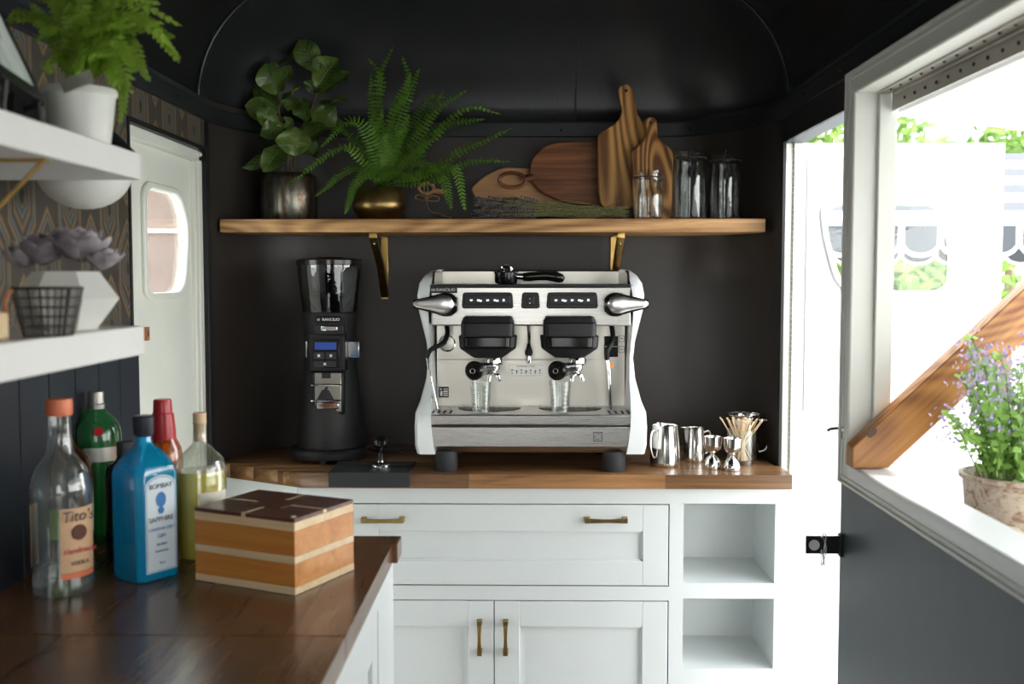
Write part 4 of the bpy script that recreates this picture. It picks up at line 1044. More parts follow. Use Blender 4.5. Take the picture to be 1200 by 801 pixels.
# grid slots
mb = MB()
for x0, x1 in ((107, 178), (690, 768)):
    for k in range(4):
        u = x0+k*(x1-x0)/3.6
        q0 = on(470+u/2.861, 290+545/2.861, tray_z); mb.box(q0.x, q0.x+.006, YT+.025, YT+.085, tray_z, tray_z+.0008)
mb.build('tray_slot', M['ink'], em)
for u0, u1 in ((185, 402), (462, 680)):
    q0, q1 = E(u0, 545, 2.80), E(u1, 545, 2.80); n_ = 16
    o = MB().poly([((q0.x+q1.x)/2+(q1.x-q0.x)/2*math.cos(PI*k/n_), 2.885-.085*math.sin(PI*k/n_), tray_z+.0004) for k in range(n_+1)], (0, 0, .0008)).build('tray_grate', M['blackp'], em)
    mb = MB()
    for k in range(1, 9):
        x_ = q0.x+(q1.x-q0.x)*k/9; mb.box(x_-.001, x_+.001, 2.82, 2.885, tray_z+.0011, tray_z+.003)
    mb.build('grate_bar', M['blackp'], o)
# feet
for u0, u1 in ((110, 190), (673, 752)):
    for Y_ in (2.765, 3.03):
        p, q = E(u0, 700, 2.765), E(u1, 700, 2.765); cx_ = (p.x+q.x)/2; r_ = (q.x-p.x)/2
        MB().lathe([(r_*.96, 0), (r_, .004), (r_, .044), (r_*.97, .053)], (cx_, Y_, CT), 32).build('foot', M['rubber'], em)
# button panels
def rpanel(name, u0, u1, v0, v1, y0, t, mat, r=.008, taper=4):
    p = [E(u0+taper, v0, y0), E(u1-taper, v0, y0), E(u1, v1, y0), E(u0, v1, y0)]
    pts_ = ring_pts([(q.x, q.z) for q in p], r, 4)
    return MB().poly([(x, y0, z) for x, z in pts_], (0, t, 0)).build(name, mat, em, bevel=.002)
for u0, u1, cu in ((203, 377, (235, 262, 290, 318, 344)), (487, 661, (519, 546, 573, 601, 628))):
    k = rpanel('button_panel', u0, u1, 150, 204, YP-.010, .012, M['blackp'])
    rpanel('button_strip', u0+10, u1-10, 160, 190, YP-.012, .003, M['blackm'], .003, 1)
    for i, u in enumerate(cu):
        c_ = E(u, 176, YP-.0125); mb = MB()
        s = .0026
        if i < 4:
            for dxx in ((0,) if i in (0, 2) else (-.0026, .0030)):
                x_ = c_.x+dxx; dz = .0 if dxx <= 0 else -.0014
                mb.box(x_-.0026, x_+.0020, YP-.0128, YP-.0122, c_.z+dz-.0022, c_.z+dz-.0010).box(x_-.0026, x_-.0014, YP-.0128, YP-.0122, c_.z+dz-.0022, c_.z+dz+.0024).box(x_+.0010, x_+.0022, YP-.0128, YP-.0122, c_.z+dz-.0022, c_.z+dz+.0024).box(x_+.002, x_+.0042, YP-.0128, YP-.0122, c_.z+dz-.0004, c_.z+dz+.001)
        else:
            mb.box(c_.x-.0022, c_.x-.0008, YP-.0128, YP-.0122, c_.z-.003, c_.z+.003).box(c_.x+.0008, c_.x+.0022, YP-.0128, YP-.0122, c_.z-.003, c_.z+.003)
        mb.build('button_icon', M['led'], em)
rpanel('center_switch', 402, 466, 150, 204, YP-.010, .012, M['blackp'])
rpanel('rocker', 420, 446, 162, 192, YP-.014, .006, M['blackp'], .003, 0)
c_ = E(432, 171, YP-.0145); MB().sphere((c_.x, YP-.0142, c_.z), .0014, 8, 6).build('rocker_icon', M['print'], em)
c_ = E(432, 186, YP-.0145); MB().box(c_.x-.002, c_.x+.002, YP-.0145, YP-.014, c_.z-.001, c_.z+.001).build('rocker_icon', M['print'], em)
# badge
k = rpanel('badge', 97, 188, 130, 152, YP-.003, .004, M['blackm'], .001, 0)
c_ = E(150, 141.5, YP-.0035); text('RANCILIO', .0108, (c_.x, YP-.0036, c_.z), M['print'], em)
c_ = E(108, 141.5, YP-.0035)
mb = MB()
for s1_ in (-1, 1):
    mb.tube([(c_.x+s1_*.0026+.0024*math.cos(t*PI/5), YP-.0036, c_.z+.0026*math.sin(t*PI/5)) for t in range(11)], .0005, 4)
mb.build('emblem', M['print'], em)
# steam levers
for cu, s in ((150, -1), (720, 1)):
    c_ = E(cu, 190, YP-.03)
    MB().cyl((c_.x, YP+.01, c_.z), (c_.x, YP-.028, c_.z), .024, .022, 28).build('lever_hub', M['blackp'], em, bevel=.002)
    n_ = 14; secs = []
    tipx = E(40 if s < 0 else 830, 186, YP-.045).x
    for k in range(n_+1):
        t = k/n_; x_ = (c_.x-s*.022)+(tipx-(c_.x-s*.022))*t
        hh = .0235*math.sin(PI*min(.5, t*1.5+.16))*(1-.66*max(0, (t-.34)/.66)**.75) if t < 1 else .003
        if k == 0: hh = .004
        dd = hh*.30
        yc = YP-.040
        secs.append([(x_, yc+dd*math.cos(2*PI*j/12), c_.z+.002*t+hh*math.sin(2*PI*j/12)) for j in range(12)])
    lvr = MB().loft(secs).build('steam_lever', M['lever'], em, angle=60)
    secs = []
    for k in range(n_+1):
        t = k/n_; x_ = (c_.x-s*.0295)+(tipx-(c_.x-s*.0295))*t*1.0
        hh = .0305*math.sin(PI*min(.5, t*1.5+.18))*(1-.64*max(0, (t-.34)/.66)**.75)
        secs.append([(x_, YP-.034+.006*math.cos(2*PI*j/12), c_.z+.002*t-.001+hh*math.sin(2*PI*j/12)) for j in range(12)])
    MB().loft(secs).build('lever_grip', M['gloss'], lvr, angle=60)
# groups
def xr(mb, u0, u1, v, y0, y1, Yr): pass
for gi, cu in enumerate((289, 567)):
    Yg = 2.675
    def Q(du, v, Y): return E(cu+du, v, Y)
    def tier(name, hw0, hw1, v0, v1, yf0, yf1, mat, r):
        a0, a1 = Q(-hw0, v0, Yg), Q(hw0, v0, Yg); b0, b1 = Q(-hw1, v1, Yg), Q(hw1, v1, Yg); sec = []
        n_ = 6
        for (l_, r__, yf) in ((a0, a1, yf0), (b0, b1, yf1)):
            w_ = r__.x-l_.x; dp = YP+.03-yf
            cxx = (l_.x+r__.x)/2
            ring_ = [(x, y) for x, y in rrect(w_, dp, min(r, w_*.45, dp*.45), 5, cxx, yf+dp/2)]
            sec.append([(x, y, l_.z) for x, y in ring_])
        return MB().loft(sec).build(name, mat, em, bevel=.003)
    tier('group_cover', 80, 90, 232, 252, Yg+.004, Yg, M['blackp'], .012)
    tier('group_cover', 90, 88, 252, 300, Yg, Yg, M['blackp'], .014)
    tier('group_band', 80, 78, 300, 336, Yg+.010, Yg+.010, M['gloss'], .014)
    tier('group_skirt', 100, 96, 298, 340, Yg+.022, Yg+.020, M['blackp'], .02)
    tier('group_skirt', 96, 50, 340, 373, Yg+.016, Yg+.03, M['blackp'], .02)
    gc = Q(18, 375, Yg+.055); gyy = Yg+.055
    zg = gc.z
    MB().lathe([(.022, .002), (.0235, -.004), (.0235, -.012), (.020, -.016), (.001, -.016)], (gc.x+.004, gyy, zg+.003), 32).build('group_bell', M['chrome'], em)
    # portafilter: basket, handle towards viewer and left, twin spout
    pf = MB().lathe([(.019, -.014), (.020, -.022), (.017, -.030), (.010, -.034), (.001, -.035)], (gc.x, gyy, zg+.003), 32).build('portafilter', M['chrome'], em)
    zc = zg-.022
    hb_ = Vector((gc.x, gyy, zc)); he = E(cu-48, 413, 2.625); dirh = (he-hb_)
    pts_ = [hb_+dirh*t for t in (.12, .3, .5, .7, .86, .96, 1.0, 1.015)]
    MB().tube([hb_, hb_+dirh*.4], .008, 12).build('portafilter_neck', M['chrome'], pf)
    MB().tube(pts_, [.013, .0165, .0165, .019, .0235, .0245, .020, .006], 20).build('portafilter_handle', M['gloss'], pf)
    dn = dirh.normalized(); cc_ = hb_+dirh*1.017
    MB().tube([cc_+Vector((.006*math.cos(t*PI/6), -.004, .006*math.sin(t*PI/6))) for t in range(13)], .0006, 4).build('handle_emblem', M['dull'], pf)
    sp_ = Vector((gc.x+.002, gyy, zg-.030))
    mb = MB()
    mb.tube(spline([sp_+Vector((0, 0, .004)), sp_+Vector((0, 0, -.004)), sp_+Vector((-.010, 0, -.012)), sp_+Vector((-.012, 0, -.026))], 4), .0055, 10)
    mb.tube(spline([sp_+Vector((0, 0, .004)), sp_+Vector((0, 0, -.004)), sp_+Vector((.012, 0, -.012)), sp_+Vector((.016, -.002, -.026))], 4), .0055, 10)
    mb.build('spout', M['chrome'], pf)
# wands
def wand(name, pts2, Y_, r, mat): return MB().tube(spline([E(u, v, Y_+dy) for u, v, dy in pts2], 5), r, 10).build(name, mat, em)
wand('steam_wand', [(88, 365, 0), (96, 420, 0), (108, 480, .005), (121, 540, .012)], 2.80, .0042, M['chrome'])
wand('wand_sleeve', [(153, 262, .04), (155, 290, .02), (140, 320, 0), (100, 342, -.01), (86, 366, 0)], 2.80, .0065, M['blackp'])
wand('steam_wand', [(691, 370, 0), (697, 420, 0), (700, 480, .005), (703, 542, .012)], 2.80, .0042, M['chrome'])
wand('wand_sleeve', [(706, 262, .04), (710, 295, .02), (706, 320, 0), (692, 345, -.01), (690, 374, 0)], 2.80, .0065, M['blackp'])
wand('water_tap', [(428, 262, .02), (429, 300, 0), (428, 320, 0)], 2.81, .0045, M['chrome'])
c_ = E(428, 345, 2.81)
MB().lathe([(.003, .022), (.006, .010), (.011, -.004), (.009, -.012), (.006, -.014)], c_, 20).build('tap_sleeve', M['blackp'], em)
MB().lathe([(.006, -.010), (.0075, -.020), (.007, -.032), (.003, -.034)], c_, 20).build('tap_tip', M['chrome'], em)
# gauge and marks on the splash panel
c_ = E(155, 320, YS); mt_ = Matrix.Translation((c_.x, YS-.004, c_.z)) @ Matrix.Rotation(PI/2, 4, 'X')
MB().lathe([(.024, -.002), (.024, .006), (.021, .008), (.0195, .006)], (0, 0, 0), 32, cap=False).xf(mt_).build('gauge_ring', M['chrome'], em)
MB().lathe([(.020, 0), (.001, .001)], (0, 0, 0), 32).xf(mt_).build('gauge_face', M['steelv'], em)
MB().tube([(c_.x, YS-.0065, c_.z), (c_.x-.012, YS-.0065, c_.z-.006)], .0008, 5).build('gauge_needle', M['ink'], em)
c_ = E(160, 360, YS-.001); text('classe 5', .019, (c_.x, YS-.001, c_.z), M['dull'], em, shear=.3, ext=.0008)
def mark(name, u0, u1, v0, v1, mat, dy=.0012, bev=0):
    a1_, b1_ = E(u0, v0, YS), E(u1, v1, YS)
    return MB().box(a1_.x, b1_.x, YS-dy, YS+.001, b1_.z, a1_.z).build(name, mat, em, bevel=bev)
mark('warning_sticker', 126, 160, 466, 502, M['ink'], .0012)
for k, (u0, u1, v0, v1) in enumerate(((130, 136, 472, 476), (131, 139, 480, 497), (142, 157, 472, 475), (142, 157, 479, 484), (142, 157, 487, 490), (142, 157, 493, 497))):
    mark('sticker_print', u0, u1, v0, v1, M['steel'], .0018)
mark('cycle_plate', 361, 475, 391, 430, M['steel'], .0016, .0005)
c_ = E(418, 398, YS-.0022); text('WASHING CYCLE', .0062, (c_.x, YS-.0020, c_.z), M['ink'], em)
for k in range(7):
    u = 370+k*15.5
    mark('plate_icon', u, u+5, 408+(k % 2)*3, 413+(k % 2)*3, M['ink'], .0020); mark('plate_icon', u+1, u+4, 417, 422, M['ink'], .0020)
mark('switch_block', 681, 727, 296, 366, M['gloss'], .006, .002)
mark('switch_split', 683, 725, 330, 332, M['dull'], .0068)
for v0 in (294, 330):
    u0, u1, v1 = 730, 749, v0+22
    for a4 in ((u0, u1, v0, v0+1.5), (u0, u1, v1-1.5, v1), (u0, u0+1.5, v0, v1), (u1-1.5, u1, v0, v1), (u0+6, u0+13, v0+9, v0+12)): mark('symbol_frame', *a4, M['ink'])
mark('symbol_frame', 716, 731, 390, 401, M['dull'])
c_ = E(705, 397, YS-.006); MB().sphere((c_.x, YS-.003, c_.z), .0058, 12, 8).build('indicator_lamp', M['ledo'], em)
u0, u1, v0, v1 = 645, 675, 618, 649
mb = MB()
for a4 in ((u0, u1, v0, v0+2), (u0, u1, v1-2, v1), (u0, u0+2, v0, v1), (u1-2, u1, v0, v1)):
    p, q = E(a4[0], a4[2], YT), E(a4[1], a4[3], YT); mb.box(p.x, q.x, YT-.0016, YT, q.z, p.z)
c_ = E(660, 633.5, YT)
mb.tube([(c_.x+.0078*math.cos(t*PI/8), YT-.0012, c_.z+.0078*math.sin(t*PI/8)) for t in range(17)], .0006, 4)
mb.box(c_.x-.0005, c_.x+.0005, YT-.0016, YT, c_.z-.003, c_.z+.003)
mb.build('power_button', M['ink'], em)
# screws on the cup rail / splash
mb = MB()
for u, v, Y_ in ((112, 92, 3.06), (748, 92, 3.06)): c_ = E(u, v, Y_); mb.sphere(c_, .004, 8, 6)
mb.build('rail_screw', M['dull'], em)
# spare portafilter lying on top
sp0 = E(352, 90, 2.86); zt2 = zT+.0005
pfk = thing('portafilter', 'spare chrome portafilter with black handle lying on top of the espresso machine', 'portafilter', (sp0.x, 2.86, zt2))
MB().lathe([(.020, .001), (.029, .004), (.031, .012), (.031, .034), (.028, .036), (.026, .034), (.026, .008), (.001, .006)], (sp0.x, 2.86, zt2), 32, cap=False).build('basket', M['gloss'], pfk)
MB().tube([(sp0.x+.031*math.cos(t*PI/12), 2.86+.031*math.sin(t*PI/12), zt2+.034) for t in range(25)], .0026, 8, cap=False).build('rim', M['chrome'], pfk)
MB().tube(spline([(sp0.x-.006, 2.84, zt2+.036), (sp0.x-.008, 2.835, zt2+.046), (sp0.x+.006, 2.835, zt2+.049), (sp0.x+.016, 2.838, zt2+.040)], 4), .0045, 8).build('spout', M['chrome'], pfk)
h1, h2 = sp0.x+.030, E(546, 110, 2.86).x
MB().tube([(h1, 2.86, zt2+.022), (h1+.018, 2.86, zt2+.021)], [.008, .009], 12).build('neck', M['chrome'], pfk)
MB().tube([(h1+.016+(h2-h1-.016)*t, 2.86, zt2+z_) for t, z_ in ((0, .020), (.12, .021), (.35, .023), (.6, .024), (.8, .021), (.93, .016), (1, .012))], [.0105, .0125, .012, .013, .0145, .0125, .006], 16).build('handle', M['gloss'], pfk)
# glasses on the drip tray
for (u0, u1, lb) in ((231, 305, 'measuring shot glass standing under the left group of the espresso machine'), (496, 570, 'measuring shot glass standing under the right group of the espresso machine')):
    Yg2 = 2.775; a1_, b1_ = E(u0, 548, Yg2), E(u1, 548, Yg2); cx_ = (a1_.x+b1_.x)/2; r_ = (b1_.x-a1_.x)/2
    zg0 = tray_z+.0032; H_ = E(268, 447, Yg2).z-zg0
    sg = thing('shot_glass', lb, 'glass', (cx_, Yg2, zg0))
    MB().lathe([(r_*.80, 0), (r_*.82, .003), (r_, H_-.002), (r_*.99, H_), (r_*.93, H_-.001), (r_*.76, .010), (.001, .009)], (cx_, Yg2, zg0), 32, cap=False).build('glass', M['glass'], sg)
    MB().lathe([(r_*.80, 0), (r_*.78, .008), (.001, .008)], (cx_, Yg2, zg0), 32).build('glass_base', M['glass'], sg)
    mb = MB()
    for k in range(9):
        z_ = zg0+.014+k*(H_-.026)/9; t = (z_-zg0)/H_; rr = r_*(.82+.18*t)+.0003; a0_ = math.radians(205)
        mb.box(cx_+rr*math.cos(a0_)-.0, cx_+rr*math.cos(a0_)+(.010 if k % 2 else .006), Yg2+rr*math.sin(a0_)-.004, Yg2+rr*math.sin(a0_)-.0036, z_, z_+.0012)
    for k in range(5):
        z_ = zg0+.018+k*.012; rr = r_*.93
        mb.box(cx_+rr*.35, cx_+rr*.35+.006, Yg2-rr*.94-.0004, Yg2-rr*.94, z_, z_+.0012)
    mb.build('scale_marks', M['ink'], sg)

# ================================================================== BAR TOOLS, RIGHT
def pitcher(label, pxl, pxr, ptop, pbot, Y_, hang, spout, grp=None):
    b = on((pxl+pxr)/2, pbot, CT); Y_ = b.y+.035
    a1_, b1_ = at(pxl, pbot-4, Y_), at(pxr, pbot-4, Y_); cx_ = (a1_.x+b1_.x)/2; r_ = (b1_.x-a1_.x)/2
    H_ = at((pxl+pxr)/2, ptop+2, Y_-r_*.5).z-CT
    root = thing('milk_pitcher', label, 'pitcher', (cx_, Y_, CT))
    n = 40; secs = []
    pr = [(r_*.93, 0), (r_, .005), (r_*.99, .012), (r_*.92, H_*.6), (r_*.82, H_*.93), (r_*.84, H_)]
    sa = math.radians(spout)
    for (r, z) in pr+[(r-.0015, z) for r, z in pr[::-1]]:
        sec = []
        for k in range(n):
            a_ = 2*PI*k/n; t = max(0, 1-abs((a_-sa+PI) % (2*PI)-PI)/.5); e = t*t*(3-2*t)*.014*max(0, (z-H_*.6)/(H_*.4))
            sec.append((cx_+(r+e)*math.cos(a_), Y_+(r+e)*math.sin(a_), CT+z+e*.08))
        secs.append(sec)
    MB().loft(secs, cap=True).build('jug', M['pitcher'], root, angle=50)
    ha = math.radians(hang); u = Vector((math.cos(ha), math.sin(ha), 0)); c_ = Vector((cx_, Y_, CT))
    MB().tube(spline([c_+u*(r_*.86)+Vector((0, 0, H_*.86)), c_+u*(r_*.86+.012)+Vector((0, 0, H_*.90)), c_+u*(r_+.014)+Vector((0, 0, H_*.80)), c_+u*(r_+.016)+Vector((0, 0, H_*.5)), c_+u*(r_+.006)+Vector((0, 0, H_*.27)), c_+u*(r_*.95)+Vector((0, 0, H_*.24))], 6), .0022, 8).build('handle', M['lever'], root)
    return root
pitcher('steel milk pitcher with handle towards the viewer, nearest the espresso machine', 761, 797, 497, 548, 2.8, 222, 105)
pitcher('steel milk pitcher, second from the espresso machine, spout to the left', 800, 827, 500, 543, 2.86, 10, 175)
def jigger(label, pxc, pt, pb, wpx):
    b = on(pxc, pb-1, CT); Y_ = b.y+.012; c_ = at(pxc, pb, Y_); r_ = wpx/2*Y_/F; H_ = at(pxc, pt+1, Y_).z-CT
    root = thing('jigger', label, 'jigger', (c_.x, Y_, CT))
    z1 = H_*.45
    MB().lathe([(r_*.90, 0), (r_*.92, .002), (r_*.90, z1*.30), (r_*.80, z1*.55), (r_*.58, z1*.78), (r_*.28, z1*.93), (r_*.19, z1), (r_*.22, z1*1.07), (r_*.5, z1*1.18), (r_*.84, z1*1.38), (r_*.97, z1*1.68), (r_, H_-.003), (r_*1.02, H_), (r_*.97, H_-.001), (r_*.88, z1*1.6), (r_*.5, z1*1.3), (.001, z1*1.25)], (c_.x, Y_, CT+.0003), 36, cap=False).build('double_cup', M['pitcher'], root)
jigger('steel double jigger, left one of the pair beside the stir sticks', 835, 510, 551, 22)
jigger('steel double jigger, right one of the pair before the stir stick glass', 858, 512, 553, 22)
# glass of stirrers with a larger steel-rimmed jug behind
gb = on(868, 546, CT); Yg3 = gb.y+.035; gl = at(868, 546, Yg3); gr_ = 17*Yg3/F; gH = at(868, 503, Yg3).z-CT
tg = thing('stick_glass', 'straight clear glass full of wooden stir sticks at the right end of the worktop', 'glass', (gl.x, Yg3, CT))
MB().lathe([(gr_*.95, 0), (gr_, .003), (gr_, gH), (gr_*.95, gH), (gr_*.93, .010), (.001, .010)], (gl.x, Yg3, CT+.0003), 36, cap=False).build('glass', M['glass'], tg)
MB().lathe([(gr_*.9, .002), (gr_*.9, .009), (.001, .009)], (gl.x, Yg3, CT+.0003), 30).build('glass_base', M['glass'], tg)
rs_ = random.Random(4); proto = None
for k in range(28):
    a_ = rs_.uniform(0, 2*PI); rt = rs_.uniform(.3, 1.25); rb = gr_*.8
    b0 = Vector((gl.x-rb*math.cos(a_)*rs_.uniform(0, .9), Yg3-rb*math.sin(a_)*.9, CT+.013))
    t0 = Vector((gl.x+gr_*rt*1.35*math.cos(a_), Yg3+gr_*rt*.9*math.sin(a_), CT+gH+.028+rs_.uniform(-.004, .004)))
    # keep the stick inside the rim
    if proto is None:
        o = MB().box(-.0028, .0028, -.0007, .0007, 0, .130).sphere((0, 0, .131), .0045, 8, 6, sy=.35).build('stir_stick', M['stick'])
        o['category'] = 'stir stick'; o['group'] = 'wooden stir sticks in the glass'
        o['label'] = 'flat pale wooden stir stick standing in the straight glass'; proto = o
    else: o = proto.copy(); COL.objects.link(o)
    d_ = (t0-b0).normalized(); o.location = b0; o.rotation_euler = d_.to_track_quat('Z', 'Y').to_euler()
    o.scale = (1, 1, (t0-b0).length/.134)
jy = Yg3+.075; j0 = at(871, 535, jy)
jr = 18*jy/F; jH = at(869, 485, jy).z-CT
jg = thing('glass_jug', 'tall jug with steel rim and long wire handle behind the stir stick glass', 'jug', (j0.x, jy, CT))
MB().lathe([(jr*.95, 0), (jr, .004), (jr, jH-.012), (jr*1.05, jH-.002), (jr*1.1, jH), (jr*1.0, jH-.003), (jr*.95, jH-.012), (jr*.93, .01), (.001, .008)], (j0.x, jy, CT+.0003), 40, cap=False).build('jug_body', M['pitcher'], jg)
MB().tube([(j0.x+jr*1.1*math.cos(t*PI/16), jy+jr*1.1*math.sin(t*PI/16), CT+jH) for t in range(33)], .0016, 6, cap=False).build('rim', M['chrome'], jg)
hp_ = [at(885, 492, jy), at(897, 492, jy), at(906, 494, jy), at(906, 503, jy), at(900, 520, jy), at(896, 527, jy), at(888, 529, jy), at(886, 527, jy)]
MB().tube(spline([Vector((j0.x+jr*.98, jy, hp_[0].z))]+hp_[1:-1]+[Vector((j0.x+jr*.98, jy, hp_[-1].z))], 4), .0026, 8).build('handle', M['lever'], jg)

# ================================================================== BOTTLES
def bottle_root(name, label, px, pb, cat='bottle', rz=0, dy=0):
    b = on(px, pb, CT); return b
def rbottle(name, label, pxc, pbase, r, H, prof, mats, cap, label_band=None, n=36, neckmat=None, dy=None):
    b = on(pxc, pbase, CT); Y_ = b.y+r*.9 if dy is None else dy; c_ = at(pxc, pbase, Y_); c_ = Vector((c_.x, Y_, CT+.0005))
    root = thing(name, label, 'bottle', (c_.x, Y_, CT))
    pr = [(r*a_, H*z_) for a_, z_ in prof]
    MB().lathe([(.001, .001)]+pr, c_, n, cap=False).build('bottle_body', mats, root, angle=50)
    return root, c_
# clear vodka-like bottle (front left)
r = .0475; H = .312
root, c0_ = rbottle('spirit_bottle', 'round clear spirit bottle with orange cap and kraft label, nearest front left', 75, 700, r, H,
    [(.95, .0), (1, .02), (1, .06), (.97, .09), (.97, .47), (1, .50), (.99, .55), (.88, .62), (.62, .68), (.44, .72), (.39, .80), (.35, .93), (.38, .94), (.38, .955)], M['gclear'], None)
MB().lathe([(r*.42, H*.915), (r*.44, H*.93), (r*.44, H*.985), (r*.41, H), (.001, H*1.0)], c0_, 28).build('cap', M['orange'], root)
MB().lathe([(r*.38, H*.92), (r*.40, H*.935)], c0_, 28, cap=False).build('cap_ring', M['orange'], root)
MB().lathe([(.001, .008), (r*.90, .008), (r*.90, H*.10), (.001, H*.10)], c0_, 28).build('thick_base', M['glass'], root)
def arc_label(c_, rr, z0, z1, a0, a1, mat, root, name='label', n=14):
    A = [math.radians(a0+(a1-a0)*k/n) for k in range(n+1)]
    return MB().loft([[(c_.x+rr*math.cos(a_), c_.y+rr*math.sin(a_), c_.z+z0), (c_.x+rr*math.cos(a_), c_.y+rr*math.sin(a_), c_.z+z1), (c_.x+(rr+.0004)*math.cos(a_), c_.y+(rr+.0004)*math.sin(a_), c_.z+z1), (c_.x+(rr+.0004)*math.cos(a_), c_.y+(rr+.0004)*math.sin(a_), c_.z+z0)] for a_ in A]).build(name, mat, root)
arc_label(c0_, r*.98, H*.12, H*.45, 290, 370, M['paper'], root)
arc_label(c0_, r*.98, H*.09, H*.118, 290, 368, M['orange'], root, 'label_stripe')
arc_label(c0_, r*.98, H*.13, H*.45, 165, 200, M['paper'], root, 'back_label')
la = math.radians(308); rr = r*1.0
def ltext(s, size, z, ang, rr, c_, mat, root, shear=0):
    a_ = math.radians(ang); text(s, size, (c_.x+rr*math.cos(a_), c_.y+rr*math.sin(a_), c_.z+z), mat, root, rot=(PI/2, 0, a_+PI/2), shear=shear)
ltext("Tito's", .024, H*.41, 322, r*1.02+.0015, c0_, M['ink'], root, .2)
ltext("Handmade", .013, H*.235, 324, r*1.02+.002, c0_, M['red'], root, .2)
ltext("VODKA", .009, H*.17, 324, r*1.02+.002, c0_, M['ink'], root)
a_ = math.radians(326); nv = Vector((math.cos(a_), math.sin(a_), 0))
MB().cyl(c0_+nv*(r*.98)+Vector((0, 0, H*.325)), c0_+nv*(r*1.0+.0012)+Vector((0, 0, H*.325)), .0125, n=24).build('label_seal', M['mahogany'], root)
# brown round bottle behind it
r = .052; H = .285
root, c_ = rbottle('liqueur_bottle', 'dark brown round bottle hidden behind the orange-capped bottle', 77, 668, r, H,
    [(.95, 0), (1, .02), (1, .45), (.98, .55), (.85, .64), (.5, .70), (.3, .75), (.26, .90)], M['gamber'], None, dy=1.90)
arc_label(c_, r*1.005, H*.14, H*.33, 200, 340, M['refractgreen'], root)  # added green band imitating the green refracted through the clear bottle ahead
MB().lathe([(r*.26, H*.78), (r*.29, H*.9), (.001, H*.9)], c_, 20).build('cap', M['gdark'], root)
# green gin
r = .0445; H = .292
root, c_ = rbottle('gin_bottle', 'green glass bottle with silver cap and small red seal', 117, 652, r, H,
    [(.9, 0), (1, .02), (1, .66), (.99, .72), (.90, .775), (.66, .825), (.44, .86), (.32, .89), (.30, .93)], M['ggreen'], None, n=16, dy=2.0)
MB().lathe([(r*.36, H*.88), (r*.37, H*.91), (r*.33, H*.915), (r*.33, H*.99), (.001, H*1.0)], c_, 28).build('cap', M['dull'], root)
arc_label(c_, r*1.03, H*.55, H*.64, 262, 345, M['silverlabel'], root)
a_ = math.radians(296); nv = Vector((math.cos(a_), math.sin(a_), .25))
MB().cyl(c_+nv*(r*.90)+Vector((0, 0, H*.705)), c_+nv*(r*1.06)+Vector((0, 0, H*.708)), .0085, n=20).build('wax_seal', M['red'], root)
# black bottle
r = .036; H = .212
root, c_ = rbottle('dark_bottle', 'slim black bottle between the green and the blue bottle', 150, 665, r, H,
    [(.95, 0), (1, .02), (1, .72), (.92, .79), (.5, .84), (.34, .9)], M['gdark'], None, dy=1.88)
MB().lathe([(r*.42, H*.88), (r*.42, H), (.001, H)], c_, 20).build('cap', M['rubber'], root)
# whisky with red wax
r = .036; H = .275
root, c_ = rbottle('whisky_bottle', 'amber whisky bottle dipped in red wax behind the blue bottle', 194, 645, r, H,
    [(.95, 0), (1, .02), (1, .58), (.9, .66), (.55, .76), (.45, .80), (.42, .9)], M['whisky'], None, dy=2.0)
MB().lathe([(r*.68, H*.70), (r*.66, H*.78), (r*.58, H*.88), (r*.56, H*.90), (r*.50, H*.905), (r*.47, H*.985), (r*.43, H), (.001, H)], c_, 28).build('wax_cap', M['red'], root)
mb = MB()
for k in range(9):
    a_ = 2*PI*k/9; L_ = .012+.012*((k*7) % 5)/4
    q = c_+Vector((r*.58*math.cos(a_), r*.58*math.sin(a_), H*.71)); mb.tube([q+Vector((0, 0, .006)), q+Vector((r*.12*math.cos(a_), r*.12*math.sin(a_), -L_*.6)), q+Vector((r*.3*math.cos(a_), r*.3*math.sin(a_), -L_))], [.004, .0035, .002], 8)
mb.build('wax_drip', M['red'], root)
arc_label(c_, r*1.01, H*.10, H*.48, 200, 345, M['papercream'], root)
# limoncello
r = .0455; H = .262
root, c_ = rbottle('liqueur_bottle', 'clear round bottle of yellow liqueur with cork stopper beside the box', 237, 662, r, H,
    [(.95, 0), (1, .02), (1, .56), (.98, .62), (.86, .69), (.5, .75), (.28, .79), (.25, .92), (.28, .93)], M['gclear'], None, dy=1.90)
MB().lathe([(.001, .003), (r*.92, .003), (r*.96, .01), (r*.96, H*.56), (r*.90, H*.60), (.001, H*.60)], c_, 32).build('liqueur', M['gyellow'], root)
MB().lathe([(r*.22, H*.80), (r*.25, H*.92), (r*.26, H*.93), (r*.26, H), (.001, H)], c_, 20).build('cork', M['cork'], root)
arc_label(c_, r*1.01, H*.34, H*.47, 285, 355, M['papercream'], root)
# blue square gin bottle
bb = on(172, 685, CT)
root = thing('gin_bottle', 'square sapphire-blue bottle with black stopper and white oval-topped label', 'bottle', (bb.x-.019, bb.y+.052, CT), rz=math.radians(-90+90-34+0))
s = .0415
def sq(w_, ch, z): return [(x, y, z) for x, y in ((w_-ch, -w_), (w_, -w_+ch), (w_, w_-ch), (w_-ch, w_), (-w_+ch, w_), (-w_, w_-ch), (-w_, -w_+ch), (-w_+ch, -w_))]
MB().loft([sq(s*.96, .010, .001), sq(s, .010, .008), sq(s, .010, .178), sq(s*.96, .012, .190), sq(s*.68, .012, .212), sq(s*.40, .010, .224), sq(s*.32, .008, .232), sq(s*.30, .0075, .246)]).build('bottle_body', M['gblue'], root, local=True, bevel=.002)
MB().loft([sq(s*.88, .008, .010), sq(s*.88, .008, .062)]).build('spirit', M['gblue'], root, local=True)
MB().lathe([(.014, .240), (.0165, .244), (.0175, .272), (.015, .275), (.001, .275)], (0, 0, 0), 28).build('stopper', M['navy'], root, local=True)
lw_ = .030
